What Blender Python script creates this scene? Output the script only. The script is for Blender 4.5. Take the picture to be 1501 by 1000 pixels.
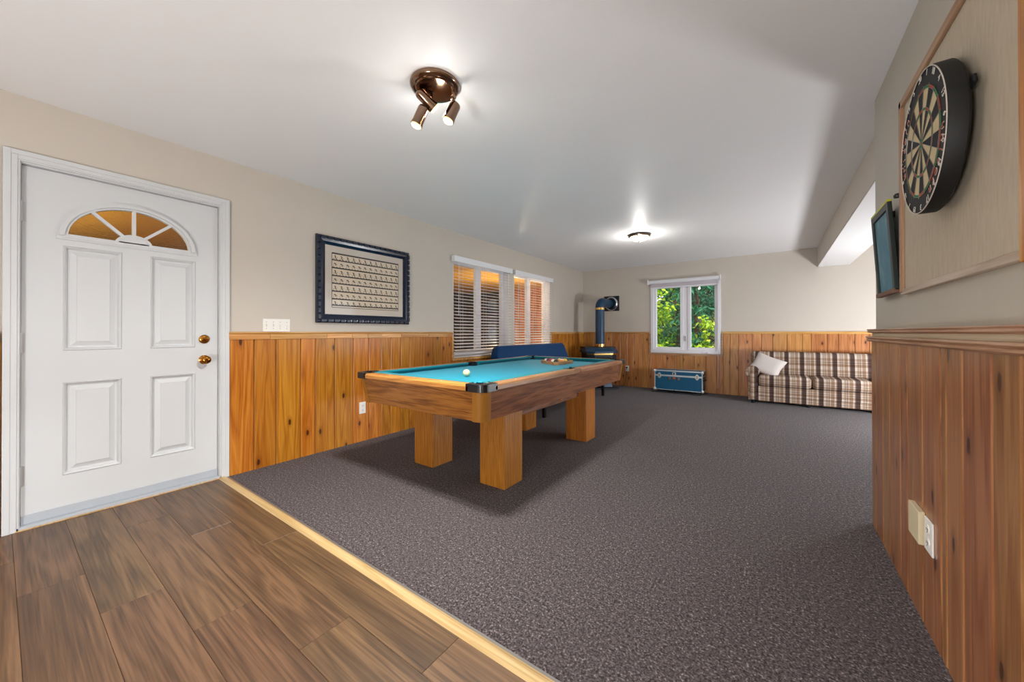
import bpy, bmesh, math, random
from mathutils import Vector, Matrix, noise
from math import sin, cos, pi, radians, sqrt, atan2
random.seed(7)
for o in list(bpy.data.objects): bpy.data.objects.remove(o)
S = bpy.context.scene
COL = S.collection

# ------------------------------------------------------------------ camera
YAW, PITCH, ROLL, FPX, SHY, CAMH = 0.6193, 0.0043, -0.0012, 538.2, -14.88, 1.09
F = Vector((-sin(YAW)*cos(PITCH), cos(YAW)*cos(PITCH), sin(PITCH)))
R0 = Vector((cos(YAW), sin(YAW), 0)); U0 = R0.cross(F)
RR = R0*cos(ROLL) + U0*sin(ROLL); UU = -R0*sin(ROLL) + U0*cos(ROLL)
cam = bpy.data.cameras.new('camera'); camo = bpy.data.objects.new('camera', cam); COL.objects.link(camo)
cam.sensor_width = 36.0; cam.lens = FPX/1501*36; cam.shift_y = SHY/1501; cam.clip_start = .02
mw = Matrix((( RR.x, UU.x, -F.x, 0), (RR.y, UU.y, -F.y, 0), (RR.z, UU.z, -F.z, CAMH), (0, 0, 0, 1)))
camo.matrix_world = mw
S.camera = camo

# ------------------------------------------------------------------ world, sun, exposure
w = bpy.data.worlds.new('world'); S.world = w; w.use_nodes = True
bg = w.node_tree.nodes['Background']; bg.inputs[0].default_value = (.80, .90, 1, 1); bg.inputs[1].default_value = 1.6
sun = bpy.data.lights.new('sun', 'SUN'); sun.energy = 3.2; sun.angle = radians(1.0); sun.color = (1, .95, .85)
suno = bpy.data.objects.new('sun', sun); COL.objects.link(suno); suno.rotation_euler = (radians(38), radians(10), 0)
S.view_settings.view_transform = 'Standard'; S.view_settings.look = 'None'
S.view_settings.exposure = 0.92; S.view_settings.gamma = 1.0; S.view_settings.use_curve_mapping = False

# ------------------------------------------------------------------ helpers
def lin(h):
    h = h.lstrip('#'); r = []
    for i in (0, 2, 4):
        v = int(h[i:i+2], 16)/255; r.append(v/12.92 if v <= .04045 else ((v+.055)/1.055)**2.4)
    return (*r, 1)

ORG = {}   # world origin of each unrotated object
class MB:
    def __init__(s): s.v = []; s.f = []; s.m = []
    def add(s, vs, fs, m=0):
        b = len(s.v); s.v += [tuple(v) for v in vs]; s.f += [tuple(b+i for i in f) for f in fs]; s.m += [m]*len(fs); return s
    def box(s, a, b, m=0):
        x0, y0, z0 = [min(p, q) for p, q in zip(a, b)]; x1, y1, z1 = [max(p, q) for p, q in zip(a, b)]
        vs = [(x0,y0,z0),(x1,y0,z0),(x1,y1,z0),(x0,y1,z0),(x0,y0,z1),(x1,y0,z1),(x1,y1,z1),(x0,y1,z1)]
        return s.add(vs, [(0,3,2,1),(4,5,6,7),(0,1,5,4),(1,2,6,5),(2,3,7,6),(3,0,4,7)], m)
    def hexa(s, bot, top, m=0):
        return s.add(list(bot)+list(top), [(0,3,2,1),(4,5,6,7),(0,1,5,4),(1,2,6,5),(2,3,7,6),(3,0,4,7)], m)
    def prism(s, poly, a, b, m=0):   # poly: list of 3D points; extruded by vector b-a
        n = len(poly); d = Vector(b)-Vector(a); vs = [Vector(p) for p in poly]+[Vector(p)+d for p in poly]
        fs = [tuple(range(n))[::-1], tuple(range(n, 2*n))]+[(i, (i+1) % n, n+(i+1) % n, n+i) for i in range(n)]
        return s.add(vs, fs, m)
    def cyl(s, p, q, r0, r1=None, n=16, cap=True, m=0):
        r1 = r0 if r1 is None else r1; p = Vector(p); q = Vector(q); d = (q-p).normalized()
        a = d.orthogonal().normalized(); c = d.cross(a); vs = []
        for P, r in ((p, r0), (q, r1)):
            for i in range(n): t = 2*pi*i/n; vs.append(P+(a*cos(t)+c*sin(t))*r)
        fs = [(i, (i+1) % n, n+(i+1) % n, n+i) for i in range(n)]
        if cap: fs += [tuple(range(n))[::-1], tuple(range(n, 2*n))]
        return s.add(vs, fs, m)
    def tube(s, pts, r, n=10, m=0):
        pts = [Vector(p) for p in pts]; vs = []; k = len(pts); a = None
        rs = r if isinstance(r, (list, tuple)) else [r]*k
        for i, P in enumerate(pts):
            d = (pts[min(i+1, k-1)]-pts[max(i-1, 0)]).normalized()
            a = d.orthogonal().normalized() if a is None else (a-d*a.dot(d)).normalized()
            c = d.cross(a)
            for j in range(n): t = 2*pi*j/n; vs.append(P+(a*cos(t)+c*sin(t))*rs[i])
        fs = [(i*n+j, i*n+(j+1) % n, (i+1)*n+(j+1) % n, (i+1)*n+j) for i in range(k-1) for j in range(n)]
        fs += [tuple(range(n))[::-1], tuple(range((k-1)*n, k*n))]
        return s.add(vs, fs, m)
    def lathe(s, prof, c, ax=(0,0,1), n=32, m=0):   # prof: (r, h) along ax from c
        c = Vector(c); d = Vector(ax).normalized(); a = d.orthogonal().normalized(); b = d.cross(a); vs = []
        for r, h in prof:
            for i in range(n): t = 2*pi*i/n; vs.append(c+d*h+(a*cos(t)+b*sin(t))*max(r, 1e-5))
        k = len(prof); fs = [(i*n+j, i*n+(j+1) % n, (i+1)*n+(j+1) % n, (i+1)*n+j) for i in range(k-1) for j in range(n)]
        return s.add(vs, fs, m)
    def obj(s, name, mat, parent=None, origin=None, local=False, smooth=False, bevel=0, seg=2, subd=0, fix=True):
        po = Vector((0,0,0))
        if parent is not None and not local: po = ORG[parent.name]
        og = Vector(origin) if origin is not None else (po if parent is not None else Vector((0,0,0)))
        if local: og = Vector((0,0,0)); po = Vector((0,0,0))
        me = bpy.data.meshes.new(name); me.from_pydata([tuple(Vector(v)-og) for v in s.v], [], s.f)
        if fix:
            bm = bmesh.new(); bm.from_mesh(me); bmesh.ops.recalc_face_normals(bm, faces=bm.faces); bm.to_mesh(me); bm.free()
        for mm in (mat if isinstance(mat, (list, tuple)) else [mat]): me.materials.append(mm)
        if len(me.polygons) == len(s.m):
            me.polygons.foreach_set('material_index', s.m)
        if smooth:
            me.polygons.foreach_set('use_smooth', [True]*len(me.polygons)); me.set_sharp_from_angle(angle=radians(40))
        o = bpy.data.objects.new(name, me); COL.objects.link(o)
        if parent is not None: o.parent = parent
        o.location = og-po
        ORG[o.name] = og
        if bevel:
            b = o.modifiers.new('bevel', 'BEVEL'); b.width = bevel; b.segments = seg; b.limit_method = 'ANGLE'
            if smooth: b.harden_normals = False
        if subd:
            d = o.modifiers.new('sub', 'SUBSURF'); d.levels = subd; d.render_levels = subd
        return o
def tag(o, label=None, cat=None, group=None, kind=None):
    if label: o['label'] = label
    if cat: o['category'] = cat
    if group: o['group'] = group
    if kind: o['kind'] = kind
    return o
def thing(name, loc, label, cat, rz=0, group=None, kind=None):
    o = bpy.data.objects.new(name, None); COL.objects.link(o); o.location = loc; o.rotation_euler = (0, 0, rz)
    o.empty_display_size = .05; ORG[o.name] = Vector(loc)
    return tag(o, label, cat, group, kind)
def rbox(a, b, r=.04, n=4):
    """rounded box mesh builder via bmesh bevel"""
    bm = bmesh.new(); m = MB().box(a, b); vs = [bm.verts.new(v) for v in m.v]
    for f in m.f: bm.faces.new([vs[i] for i in f])
    bmesh.ops.bevel(bm, geom=list(bm.edges)+list(bm.verts), offset=r, segments=n, profile=.5, affect='EDGES')
    bm.verts.index_update(); k = MB(); k.add([tuple(v.co) for v in bm.verts], [tuple(v.index for v in f.verts) for f in bm.faces]); bm.free(); return k
def text_mesh(txt, size):
    c = bpy.data.curves.new('t', 'FONT'); c.body = txt; c.size = size; c.align_x = 'CENTER'; c.align_y = 'CENTER'; c.extrude = .0004; c.resolution_u = 3
    o = bpy.data.objects.new('t', c); COL.objects.link(o); bpy.context.view_layer.update()
    me = bpy.data.meshes.new_from_object(o.evaluated_get(bpy.context.evaluated_depsgraph_get()))
    vs = [v.co.copy() for v in me.vertices]; fs = [tuple(p.vertices) for p in me.polygons]
    bpy.data.objects.remove(o); bpy.data.curves.remove(c); bpy.data.meshes.remove(me); return vs, fs

# ------------------------------------------------------------------ materials
def nd(nt, t, ins=None, **at):
    n = nt.nodes.new(t)
    for k, v in at.items(): setattr(n, k, v)
    for k, v in (ins or {}).items():
        if isinstance(v, bpy.types.NodeSocket): nt.links.new(v, n.inputs[k])
        else: n.inputs[k].default_value = v
    return n
def base(name, col=(.5,.5,.5,1), rough=.5, metal=0, spec=.5, **kw):
    m = bpy.data.materials.new(name); m.use_nodes = True; nt = m.node_tree; p = nt.nodes['Principled BSDF']
    p.inputs['Base Color'].default_value = lin(col) if isinstance(col, str) else col
    p.inputs['Roughness'].default_value = rough; p.inputs['Metallic'].default_value = metal; p.inputs['Specular IOR Level'].default_value = spec
    for k, v in kw.items(): p.inputs[k.replace('_', ' ')].default_value = v
    return m, nt, p
def ramp(nt, fac, stops, interp='LINEAR'):
    n = nt.nodes.new('ShaderNodeValToRGB'); n.color_ramp.interpolation = interp; e = n.color_ramp.elements
    while len(e) < len(stops): e.new(.5)
    for x, (pos, c) in zip(e, stops): x.position = pos; x.color = lin(c) if isinstance(c, str) else (c if len(c) == 4 else (*c, 1))
    nt.links.new(fac, n.inputs[0]); return n.outputs[0]
def math_(nt, op, a, b=None, c=None):
    ins = {0: a}
    if b is not None: ins[1] = b
    if c is not None: ins[2] = c
    return nd(nt, 'ShaderNodeMath', ins, operation=op).outputs[0]
def mix(nt, fac, a, b, bt='MIX'):
    n = nt.nodes.new('ShaderNodeMix'); n.data_type = 'RGBA'; n.blend_type = bt
    for i, v in ((0, fac), (6, a), (7, b)):
        if isinstance(v, bpy.types.NodeSocket): nt.links.new(v, n.inputs[i])
        else: n.inputs[i].default_value = lin(v) if isinstance(v, str) else v
    return n.outputs[2]
def coords(nt, scale, rnd=True):
    tc = nd(nt, 'ShaderNodeTexCoord').outputs['Object']
    if rnd:
        oi = nd(nt, 'ShaderNodeObjectInfo').outputs['Random']
        k = nd(nt, 'ShaderNodeCombineXYZ', {0: math_(nt, 'MULTIPLY', oi, 37.3), 1: math_(nt, 'MULTIPLY', oi, 91.7), 2: math_(nt, 'MULTIPLY', oi, 53.1)}).outputs[0]
        tc = nd(nt, 'ShaderNodeVectorMath', {0: tc, 1: k}, operation='ADD').outputs[0]
    return nd(nt, 'ShaderNodeVectorMath', {0: tc, 1: scale}, operation='MULTIPLY').outputs[0]
def bump(nt, p, h, strength=.2, dist=.002):
    b = nd(nt, 'ShaderNodeBump', {'Strength': strength, 'Distance': dist, 'Height': h}); nt.links.new(b.outputs[0], p.inputs['Normal'])
def plain(name, col, rough=.5, metal=0, **kw): return base(name, col, rough, metal, **kw)[0]
def paint(name, col, rough=.6, bs=.15, scale=180, var=.04):
    m, nt, p = base(name, col, rough, spec=.3)
    v = coords(nt, (1,1,1), False); n1 = nd(nt, 'ShaderNodeTexNoise', {'Vector': v, 'Scale': 2.5, 'Detail': 3.0}).outputs[0]
    c = lin(col) if isinstance(col, str) else col
    lo = tuple(x*(1-var) for x in c[:3])+(1,); hi = tuple(min(1, x*(1+var)) for x in c[:3])+(1,)
    nt.links.new(mix(nt, n1, lo, hi), p.inputs['Base Color'])
    n2 = nd(nt, 'ShaderNodeTexNoise', {'Vector': v, 'Scale': float(scale), 'Detail': 2.0}).outputs[0]; bump(nt, p, n2, bs, .001); return m
def wood(name, light, mid, dark, axis='z', knots=True, fine=.75, rough=.38, across=26, along=1.3, tone=.22, coat=.15, contrast=1.0, streak=0.0):
    """grain runs along `axis` of the object's own frame; each object gets its own cut of the pattern and tone"""
    m, nt, p = base(name, mid, rough, spec=.4, Coat_Weight=coat, Coat_Roughness=.25)
    def sc(a, l): return {'x': (l, a, a), 'y': (a, l, a), 'z': (a, a, l)}[axis]
    g1 = nd(nt, 'ShaderNodeTexNoise', {'Vector': coords(nt, sc(across*.35, along*.45)), 'Scale': 1.0, 'Detail': 3.0, 'Distortion': .6}).outputs[0]
    rings = math_(nt, 'FRACT', math_(nt, 'MULTIPLY', g1, 7.0)); rings = math_(nt, 'ABSOLUTE', math_(nt, 'SUBTRACT', rings, .5))
    g2 = nd(nt, 'ShaderNodeTexNoise', {'Vector': coords(nt, sc(across*6, along*2.5)), 'Scale': 1.0, 'Detail': 4.0}).outputs[0]
    f = math_(nt, 'ADD', math_(nt, 'MULTIPLY', rings, .9*contrast), math_(nt, 'ADD', math_(nt, 'MULTIPLY', g2, fine), .375-fine/2))
    col = ramp(nt, f, [(.12, dark), (.48, mid), (.85, light)])
    rnd = nd(nt, 'ShaderNodeObjectInfo').outputs['Random']
    if streak:
        g3 = nd(nt, 'ShaderNodeTexNoise', {'Vector': coords(nt, sc(across*.45, along*.35)), 'Scale': 1.0, 'Detail': 2.0, 'Distortion': .3}).outputs[0]
        sf = nd(nt, 'ShaderNodeMapRange', {'Value': g3, 'From Min': .52, 'From Max': .68, 'To Min': 0.0, 'To Max': streak}).outputs[0]
        col = mix(nt, sf, col, dark)
        sg = nd(nt, 'ShaderNodeMapRange', {'Value': g3, 'From Min': .44, 'From Max': .34, 'To Min': 0.0, 'To Max': streak*.8}).outputs[0]
        col = mix(nt, sg, col, light)
    if knots:
        sx = nd(nt, 'ShaderNodeSeparateXYZ', {0: coords(nt, (5.5, 1, 2.4))}); wob = nd(nt, 'ShaderNodeTexNoise', {'Vector': coords(nt, (40, 40, 40)), 'Scale': 1.0}).outputs[0]; v = nd(nt, 'ShaderNodeCombineXYZ', {0: math_(nt, 'ADD', sx.outputs[0], math_(nt, 'MULTIPLY', wob, .05)), 1: sx.outputs[2], 2: 0.0}).outputs[0]; vo = nd(nt, 'ShaderNodeTexVoronoi', {'Vector': v, 'Scale': 1.0, 'Randomness': 1.0}, voronoi_dimensions='2D')
        keep = math_(nt, 'GREATER_THAN', nd(nt, 'ShaderNodeSeparateColor', {0: vo.outputs['Color']}).outputs[0], .45)
        d = vo.outputs['Distance']
        halo = math_(nt, 'MULTIPLY', keep, nd(nt, 'ShaderNodeMapRange', {'Value': d, 'From Min': .17, 'From Max': .05, 'To Min': 0.0, 'To Max': .55}).outputs[0])
        core = math_(nt, 'MULTIPLY', keep, nd(nt, 'ShaderNodeMapRange', {'Value': d, 'From Min': .070, 'From Max': .045, 'To Min': 0.0, 'To Max': .9}).outputs[0])
        col = mix(nt, halo, col, dark); col = mix(nt, core, col, '#3a1606')
    h = nd(nt, 'ShaderNodeHueSaturation', {'Hue': math_(nt, 'ADD', .492, math_(nt, 'MULTIPLY', rnd, .014)), 'Saturation': 1.0,
        'Value': math_(nt, 'ADD', 1-tone*.5, math_(nt, 'MULTIPLY', math_(nt, 'FRACT', math_(nt, 'MULTIPLY', rnd, 13.7)), tone)), 'Color': col})
    nt.links.new(h.outputs[0], p.inputs['Base Color']); bump(nt, p, g2, .12, .0006); return m
def glass(name, tint=(1,1,1,1), rough=0.0):
    m = bpy.data.materials.new(name); m.use_nodes = True; nt = m.node_tree; nt.nodes.remove(nt.nodes['Principled BSDF'])
    t = nd(nt, 'ShaderNodeBsdfTransparent', {0: tint}); g = nd(nt, 'ShaderNodeBsdfGlossy', {0: (1,1,1,1), 'Roughness': rough})
    fr = nd(nt, 'ShaderNodeFresnel', {0: 1.45}); bf = nd(nt, 'ShaderNodeNewGeometry').outputs['Backfacing']; fo = math_(nt, 'MULTIPLY', fr.outputs[0], math_(nt, 'SUBTRACT', 1.0, bf)); mx = nd(nt, 'ShaderNodeMixShader', {0: fo, 1: t.outputs[0], 2: g.outputs[0]})
    nt.links.new(mx.outputs[0], nt.nodes['Material Output'].inputs[0]); return m
def emit(name, col, strength):
    m, nt, p = base(name, col, .4); p.inputs['Emission Color'].default_value = lin(col) if isinstance(col, str) else col
    p.inputs['Emission Strength'].default_value = strength; return m

M = {}
M['wall'] = paint('wall_paint', '#cdc4b9', .65)
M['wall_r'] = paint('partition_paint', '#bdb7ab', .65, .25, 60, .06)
M['ceil'] = paint('ceiling_paint', (.90,.905,.92,1), .45, .10, 90, .015)
M['pine'] = wood('golden_pine', '#c9862c', '#b36c18', '#854609')
M['pine_far'] = wood('amber_pine', '#c98e52', '#b6763c', '#8d511f')
M['pine_r'] = wood('pine_dimmed', '#a87549', '#925d34', '#6e3e1a', rough=.30, coat=.35, tone=.14)  # same pine; the partition's duller light is put into this darker, browner colour
M['rail_pine'] = wood('rail_pine', '#e0b070', '#cf9550', '#a9692c', axis='x', knots=False, tone=.35)
M['rail_r'] = wood('rail_reddish', '#bd9274', '#a67757', '#80543a', axis='x', knots=False, tone=.1)
M['raw'] = wood('raw_strip', '#dccdb4', '#cdbb9e', '#b39c7c', axis='x', knots=False, rough=.6, coat=0)
M['thresh'] = wood('threshold_pine', '#d2b384', '#c2a06f', '#a98453', axis='x', knots=False, coat=.05)
M['oak_h'] = wood('oak_horizontal', '#a66e30', '#875320', '#4b270b', axis='x', knots=False, across=40, along=2.2, tone=.05, contrast=1.0, fine=1.3)
M['oak_v'] = wood('oak_vertical', '#c0802f', '#a8691f', '#7d480f', axis='z', knots=False, across=60, along=2.2, tone=.06, contrast=.7, fine=1.3)
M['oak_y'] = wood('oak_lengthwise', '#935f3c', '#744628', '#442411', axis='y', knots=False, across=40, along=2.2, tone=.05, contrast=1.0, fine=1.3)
M['railtop'] = wood('table_rail', '#c48b42', '#ab7230', '#84501d', axis='x', knots=False, tone=.06)
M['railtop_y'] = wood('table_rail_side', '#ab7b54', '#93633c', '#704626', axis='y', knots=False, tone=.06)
M['lam'] = wood('walnut_laminate', '#785b40', '#5e4630', '#3d2d20', axis='x', knots=False, rough=.42, across=24, along=1.3, tone=.22, coat=.05, contrast=.9, streak=.5, fine=1.15)
M['cedar'] = wood('cedar_board', '#c78352', '#aa6639', '#7a4522', rough=.7, coat=0)
M['porch'] = wood('porch_plywood', '#d9a84f', '#c68f38', '#9c6a22', axis='y', knots=False, rough=.6, coat=0)
M['darkwood'] = wood('dark_stained_board', '#4a3c33', '#382c25', '#251c17', knots=False, rough=.7, coat=0)
M['white'] = paint('white_gloss', '#d3d5d7', .38, .05, 120, .01)
M['vinyl'] = plain('white_vinyl', '#ebe9ee', .35)
M['slat'] = plain('blind_slat', '#eeeef2', .45)
M['plate'] = plain('ivory_plate', '#efece6', .35)
M['plate_y'] = plain('yellowed_plate', '#d9cba8', .4)
M['dark'] = plain('black_plastic', '#0d1015', .32)
M['blackm'] = plain('black_metal', '#101216', .35, .3)
M['brass'] = plain('polished_brass', '#b57a35', .16, 1.0)
M['gold'] = plain('gold_trim', '#dcb46a', .22, 1.0)
M['chrome'] = plain('chrome', '#d5d8dc', .15, 1.0)
M['steel'] = plain('galvanised_trim', '#cdd6da', .35, .7)
M['bronze'] = plain('bronze_chrome', '#8a705e', .16, 1.0)
M['cap'] = plain('amber_corner_cap', '#9c6820', .4)
M['navy'] = plain('navy_enamel', '#0b3a5c', .38, .0, Coat_Weight=.15)
M['stoveblk'] = plain('stove_black', '#08121d', .55, .0)
M['trunkblue'] = paint('trunk_vinyl', '#0f5273', .4, .3, 300, .1)
M['glass'] = glass('window_glass'); M['picglass'] = glass('picture_glass')
M['hinge'] = plain('painted_hinge', '#c3c5c8', .35, .4)
M['yellow'] = plain('yellow_edge', '#c3c22c', .5)
M['beam'] = M['wall']
def fabric(name, col, var=.12, scale=350, bs=.4, rough=.9):
    m, nt, p = base(name, col, rough, spec=.15); v = coords(nt, (1,1,1), False)
    n = nd(nt, 'ShaderNodeTexNoise', {'Vector': v, 'Scale': float(scale), 'Detail': 2.0}).outputs[0]; c = lin(col)
    nt.links.new(mix(nt, n, tuple(x*(1-var) for x in c[:3])+(1,), tuple(min(1, x*(1+var)) for x in c[:3])+(1,)), p.inputs['Base Color']); bump(nt, p, n, bs, .002)
    p.inputs['Sheen Weight'].default_value = .15; return m
M['baize'] = fabric('turquoise_baize', '#0292ad', .05, 500, .1); M['cushion'] = fabric('turquoise_cushion', '#047c88', .06, 500, .1)
M['futon'] = fabric('navy_futon_cover', '#0a3a68', .15, 90, .3); M['pillow'] = fabric('light_pillow', '#cfc6c2', .06, 300, .4)
def carpet():
    m, nt, p = base('carpet_pile', '#57504f', .95, spec=.1); v = coords(nt, (1,1,1), False)
    a = nd(nt, 'ShaderNodeTexNoise', {'Vector': v, 'Scale': 130.0, 'Detail': 2.5, 'Roughness': .65}).outputs[0]
    b = nd(nt, 'ShaderNodeTexNoise', {'Vector': v, 'Scale': 60.0, 'Detail': 1.0}).outputs[0]
    big = nd(nt, 'ShaderNodeTexNoise', {'Vector': v, 'Scale': 3.0, 'Detail': 3.0}).outputs[0]
    f = math_(nt, 'ADD', math_(nt, 'MULTIPLY', a, .75), math_(nt, 'MULTIPLY', b, .25))
    c = ramp(nt, f, [(.40, '#262022'), (.50, '#524a4c'), (.58, '#6a6162'), (.66, '#a89e9c')])
    c = mix(nt, nd(nt, 'ShaderNodeMapRange', {'Value': big, 'From Min': .3, 'From Max': .7, 'To Min': 0.0, 'To Max': .25}).outputs[0], c, '#4b4345')
    nt.links.new(c, p.inputs['Base Color']); bump(nt, p, f, .9, .008); p.inputs['Sheen Weight'].default_value = .1; return m
M['carpet'] = carpet()
def plaid():
    m, nt, p = base('plaid_fabric', '#c0a890', .9, spec=.15)
    tc = nd(nt, 'ShaderNodeTexCoord').outputs['Object']; s = nd(nt, 'ShaderNodeSeparateXYZ', {0: tc})
    fx = math_(nt, 'FRACT', math_(nt, 'ADD', math_(nt, 'DIVIDE', s.outputs[0], .19), 20.2))
    t = math_(nt, 'SUBTRACT', s.outputs[2], s.outputs[1]); fz = math_(nt, 'FRACT', math_(nt, 'ADD', math_(nt, 'DIVIDE', t, .15), 50.1))
    cx = ramp(nt, fx, [(0, '#5a4a47'), (.24, '#d8cec5'), (.36, '#b3a196'), (.50, '#d0c4b9'), (.53, '#5f4f4c'), (.56, '#c9bbae'), (.66, '#a58e7e'), (.84, '#d8cec4'), (.94, '#857570')], 'CONSTANT')
    cz = ramp(nt, fz, [(0, '#fbf8f4'), (.30, '#cdbcae'), (.52, '#f4efe9'), (.62, '#8f8079'), (.66, '#f0eae3'), (.80, '#d8cabe')], 'CONSTANT')
    n = nd(nt, 'ShaderNodeTexNoise', {'Vector': tc, 'Scale': 260.0, 'Detail': 2.0}).outputs[0]
    c = mix(nt, 1.0, mix(nt, 1.0, cx, cz, 'MULTIPLY'), (.78,.76,.74,1), 'MULTIPLY'); c = mix(nt, .35, c, mix(nt, n, (.3,.27,.25,1), (1,1,1,1)), 'OVERLAY')
    nt.links.new(c, p.inputs['Base Color']); bump(nt, p, n, .4, .002); return m
M['plaid'] = plaid()
def textured_glass():
    m, nt, p = base('patterned_glass', (1,1,1,1), .12, Transmission_Weight=1.0, IOR=1.3)
    v = coords(nt, (6, 6, 30)); n = nd(nt, 'ShaderNodeTexNoise', {'Vector': v, 'Scale': 3.0, 'Detail': 2.0}).outputs[0]; bump(nt, p, n, .6, .01); return m
M['fanglass'] = textured_glass()
def backboard():
    m, nt, p = base('backboard', '#b6a995', .8, spec=.2); v = coords(nt, (14, 14, 2.2), False)
    n = nd(nt, 'ShaderNodeTexNoise', {'Vector': v, 'Scale': 6.0, 'Detail': 5.0, 'Roughness': .65}).outputs[0]
    c = ramp(nt, n, [(.2, '#b3a692'), (.5, '#bfb39e'), (.85, '#c9bda9')])
    v2 = coords(nt, (1, 1, .7), False); vo = nd(nt, 'ShaderNodeTexVoronoi', {'Vector': v2, 'Scale': 26.0})
    k = math_(nt, 'MULTIPLY', math_(nt, 'LESS_THAN', vo.outputs['Distance'], .07), math_(nt, 'GREATER_THAN', nd(nt, 'ShaderNodeSeparateColor', {0: vo.outputs['Color']}).outputs[0], .7))
    nt.links.new(mix(nt, k, c, '#6b5d4d'), p.inputs['Base Color']); bump(nt, p, n, .3, .001); return m
M['backboard'] = backboard()
def slate():
    m, nt, p = base('chalk_slate', '#3d6a80', .7); v = coords(nt, (5, 5, 2), False)
    n = nd(nt, 'ShaderNodeTexNoise', {'Vector': v, 'Scale': 3.0, 'Detail': 6.0, 'Roughness': .7}).outputs[0]
    nt.links.new(ramp(nt, n, [(.3, '#3f7186'), (.55, '#5a8798'), (.8, '#94adb2')]), p.inputs['Base Color']); return m
M['slate'] = slate()
def leafmat(name, a, b):
    m, nt, p = base(name, a, .55, spec=.3); g = nd(nt, 'ShaderNodeNewGeometry').outputs['Random Per Island']
    c = ramp(nt, g, [(0, a), (1, b)]); nt.links.new(c, p.inputs['Base Color'])
    tr = nd(nt, 'ShaderNodeBsdfTranslucent', {0: c}); mx = nd(nt, 'ShaderNodeMixShader', {0: .4, 1: p.outputs[0], 2: tr.outputs[0]})
    nt.links.new(mx.outputs[0], nt.nodes['Material Output'].inputs[0]); return m
M['leaf_l'] = leafmat('bright_leaf', '#6f9a1e', '#c6d83a'); M['leaf_m'] = leafmat('mid_leaf', '#3f7a2c', '#7fae3c'); M['leaf_d'] = leafmat('conifer_needles', '#1f5a40', '#4a8a62')
M['bark'] = paint('bark', '#4a3c30', .9, .6, 30, .3); M['soil'] = paint('forest_floor', '#3f4a26', .95, .6, 8, .4)
M['siding'] = paint('house_siding', '#8a7a66', .8)

# ------------------------------------------------------------------ the room
XL, YF, XR, ZC, YE = -3.385, 7.431, .473, 2.405, 2.896
XE, YB, TH = 4.0, -3.0, .16
def struct(name, mb, mat, **k): return tag(mb.obj(name, mat, **k), kind='structure')
def wall_grid(axis, plane, thick, u0, u1, z0, z1, holes):
    """boxes around rectangular openings; holes: (u0,u1,z0,z1)"""
    us = sorted({u0, u1, *[h[0] for h in holes], *[h[1] for h in holes]}); zs = sorted({z0, z1, *[h[2] for h in holes], *[h[3] for h in holes]}); m = MB()
    for a, b in zip(us, us[1:]):
        run = None
        for c, d in zip(zs, zs[1:]):
            if any(h[0] <= a+1e-6 and h[1] >= b-1e-6 and h[2] <= c+1e-6 and h[3] >= d-1e-6 for h in holes):
                if run: put(m, axis, plane, thick, a, b, *run); run = None
            else: run = (run[0], d) if run else (c, d)
        if run: put(m, axis, plane, thick, a, b, *run)
    return m
def put(m, axis, p, t, a, b, c, d):
    if axis == 'x': m.box((p, a, c), (p+t, b, d))
    else: m.box((a, p, c), (b, p+t, d))
DOOR = (.055, .985, 0, 2.05); W1 = (3.43, 4.665, .76, 2.075); W2 = (4.80, 5.965, .76, 2.075)
WF = (-1.96, -.76, .70, 2.03); WE = (3.4, 6.6, .35, 2.15)
wl = struct('wall_left', wall_grid('x', XL, -TH, YB, YF, -.12, ZC, [(DOOR[0], DOOR[1], -.12, 2.05), W1, W2]), M['wall'])
wf = struct('wall_far', wall_grid('y', YF, TH, XL-TH, XE+TH, -.12, ZC, [WF]), M['wall'])
we = struct('wall_extension', wall_grid('x', XE, TH, YB, YF, -.12, ZC, [WE]), M['wall'])
wb = struct('wall_back', MB().box((XL-TH, YB-TH, -.12), (XE+TH, YB, ZC)), M['wall'])
wr = struct('wall_right', MB().box((XR, YB, 0), (XR+.127, YE, ZC)), M['wall_r'])
ce = struct('ceiling', MB().box((XL-TH, YB-TH, ZC), (XE+TH, YF+TH, ZC+.2)), M['ceil'])
bmm = struct('ceiling_beam', MB().box((.555, YE-.5, 2.108), (.94, YF, ZC)), M['beam'], bevel=.004)
MB().box((.56, YE, 2.104), (.935, YF-.002, 2.108)).obj('soffit_panel', M['ceil'], bmm)
fl = struct('floor', MB().box((XL, 1.0, -.12), (XE, YF, 0)).box((XR+.127, YB, -.12), (XE, 1.0, 0)), M['carpet'])
fw = struct('floor_laminate', MB().box((XL, YB, -.12), (XR, 1.0, -.012)), plain('underlay', '#2a2018', .9))
# laminate boards, each its own piece
PW = .185; joints = {0: -2.54, 1: -2.13, 2: -1.73, 3: -1.33, 4: -2.14, -1: -2.95}
k = 4
while True:
    y0 = .05+PW*k; y1 = y0+PW
    if y1 < YB+.02: break
    if y0 > .9: k -= 1; continue
    j = joints.get(k, -2.9+((k*7) % 6)*.2); x = j-1.22*4
    while x < XR-.022:
        a, b = max(x, XL+.001), min(x+1.22, XR-.022)
        if b-a > .02:
            yb = min(y1, .963) if k == 4 else y1; ya = max(y0, YB)
            cx, cy = (a+b)/2, (ya+yb)/2; lx, ly = (b-a)/2-.0004, (yb-ya)/2-.0004
            MB().box((cx-lx, cy-ly, -.012), (cx+lx, cy+ly, 0)).obj('floor_plank', M['lam'], fw, origin=(cx, cy, 0), bevel=.0008, seg=1)
        x += 1.22
    k -= 1
th = struct('trim_1', MB().prism([(XL+.0, .962, 0), (XL, .970, .010), (XL, .995, .011), (XL, 1.012, .002), (XL, 1.012, -.01), (XL, .962, -.01)], (0,0,0), (XR-XL-.02, 0, 0)), M['thresh'])
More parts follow.
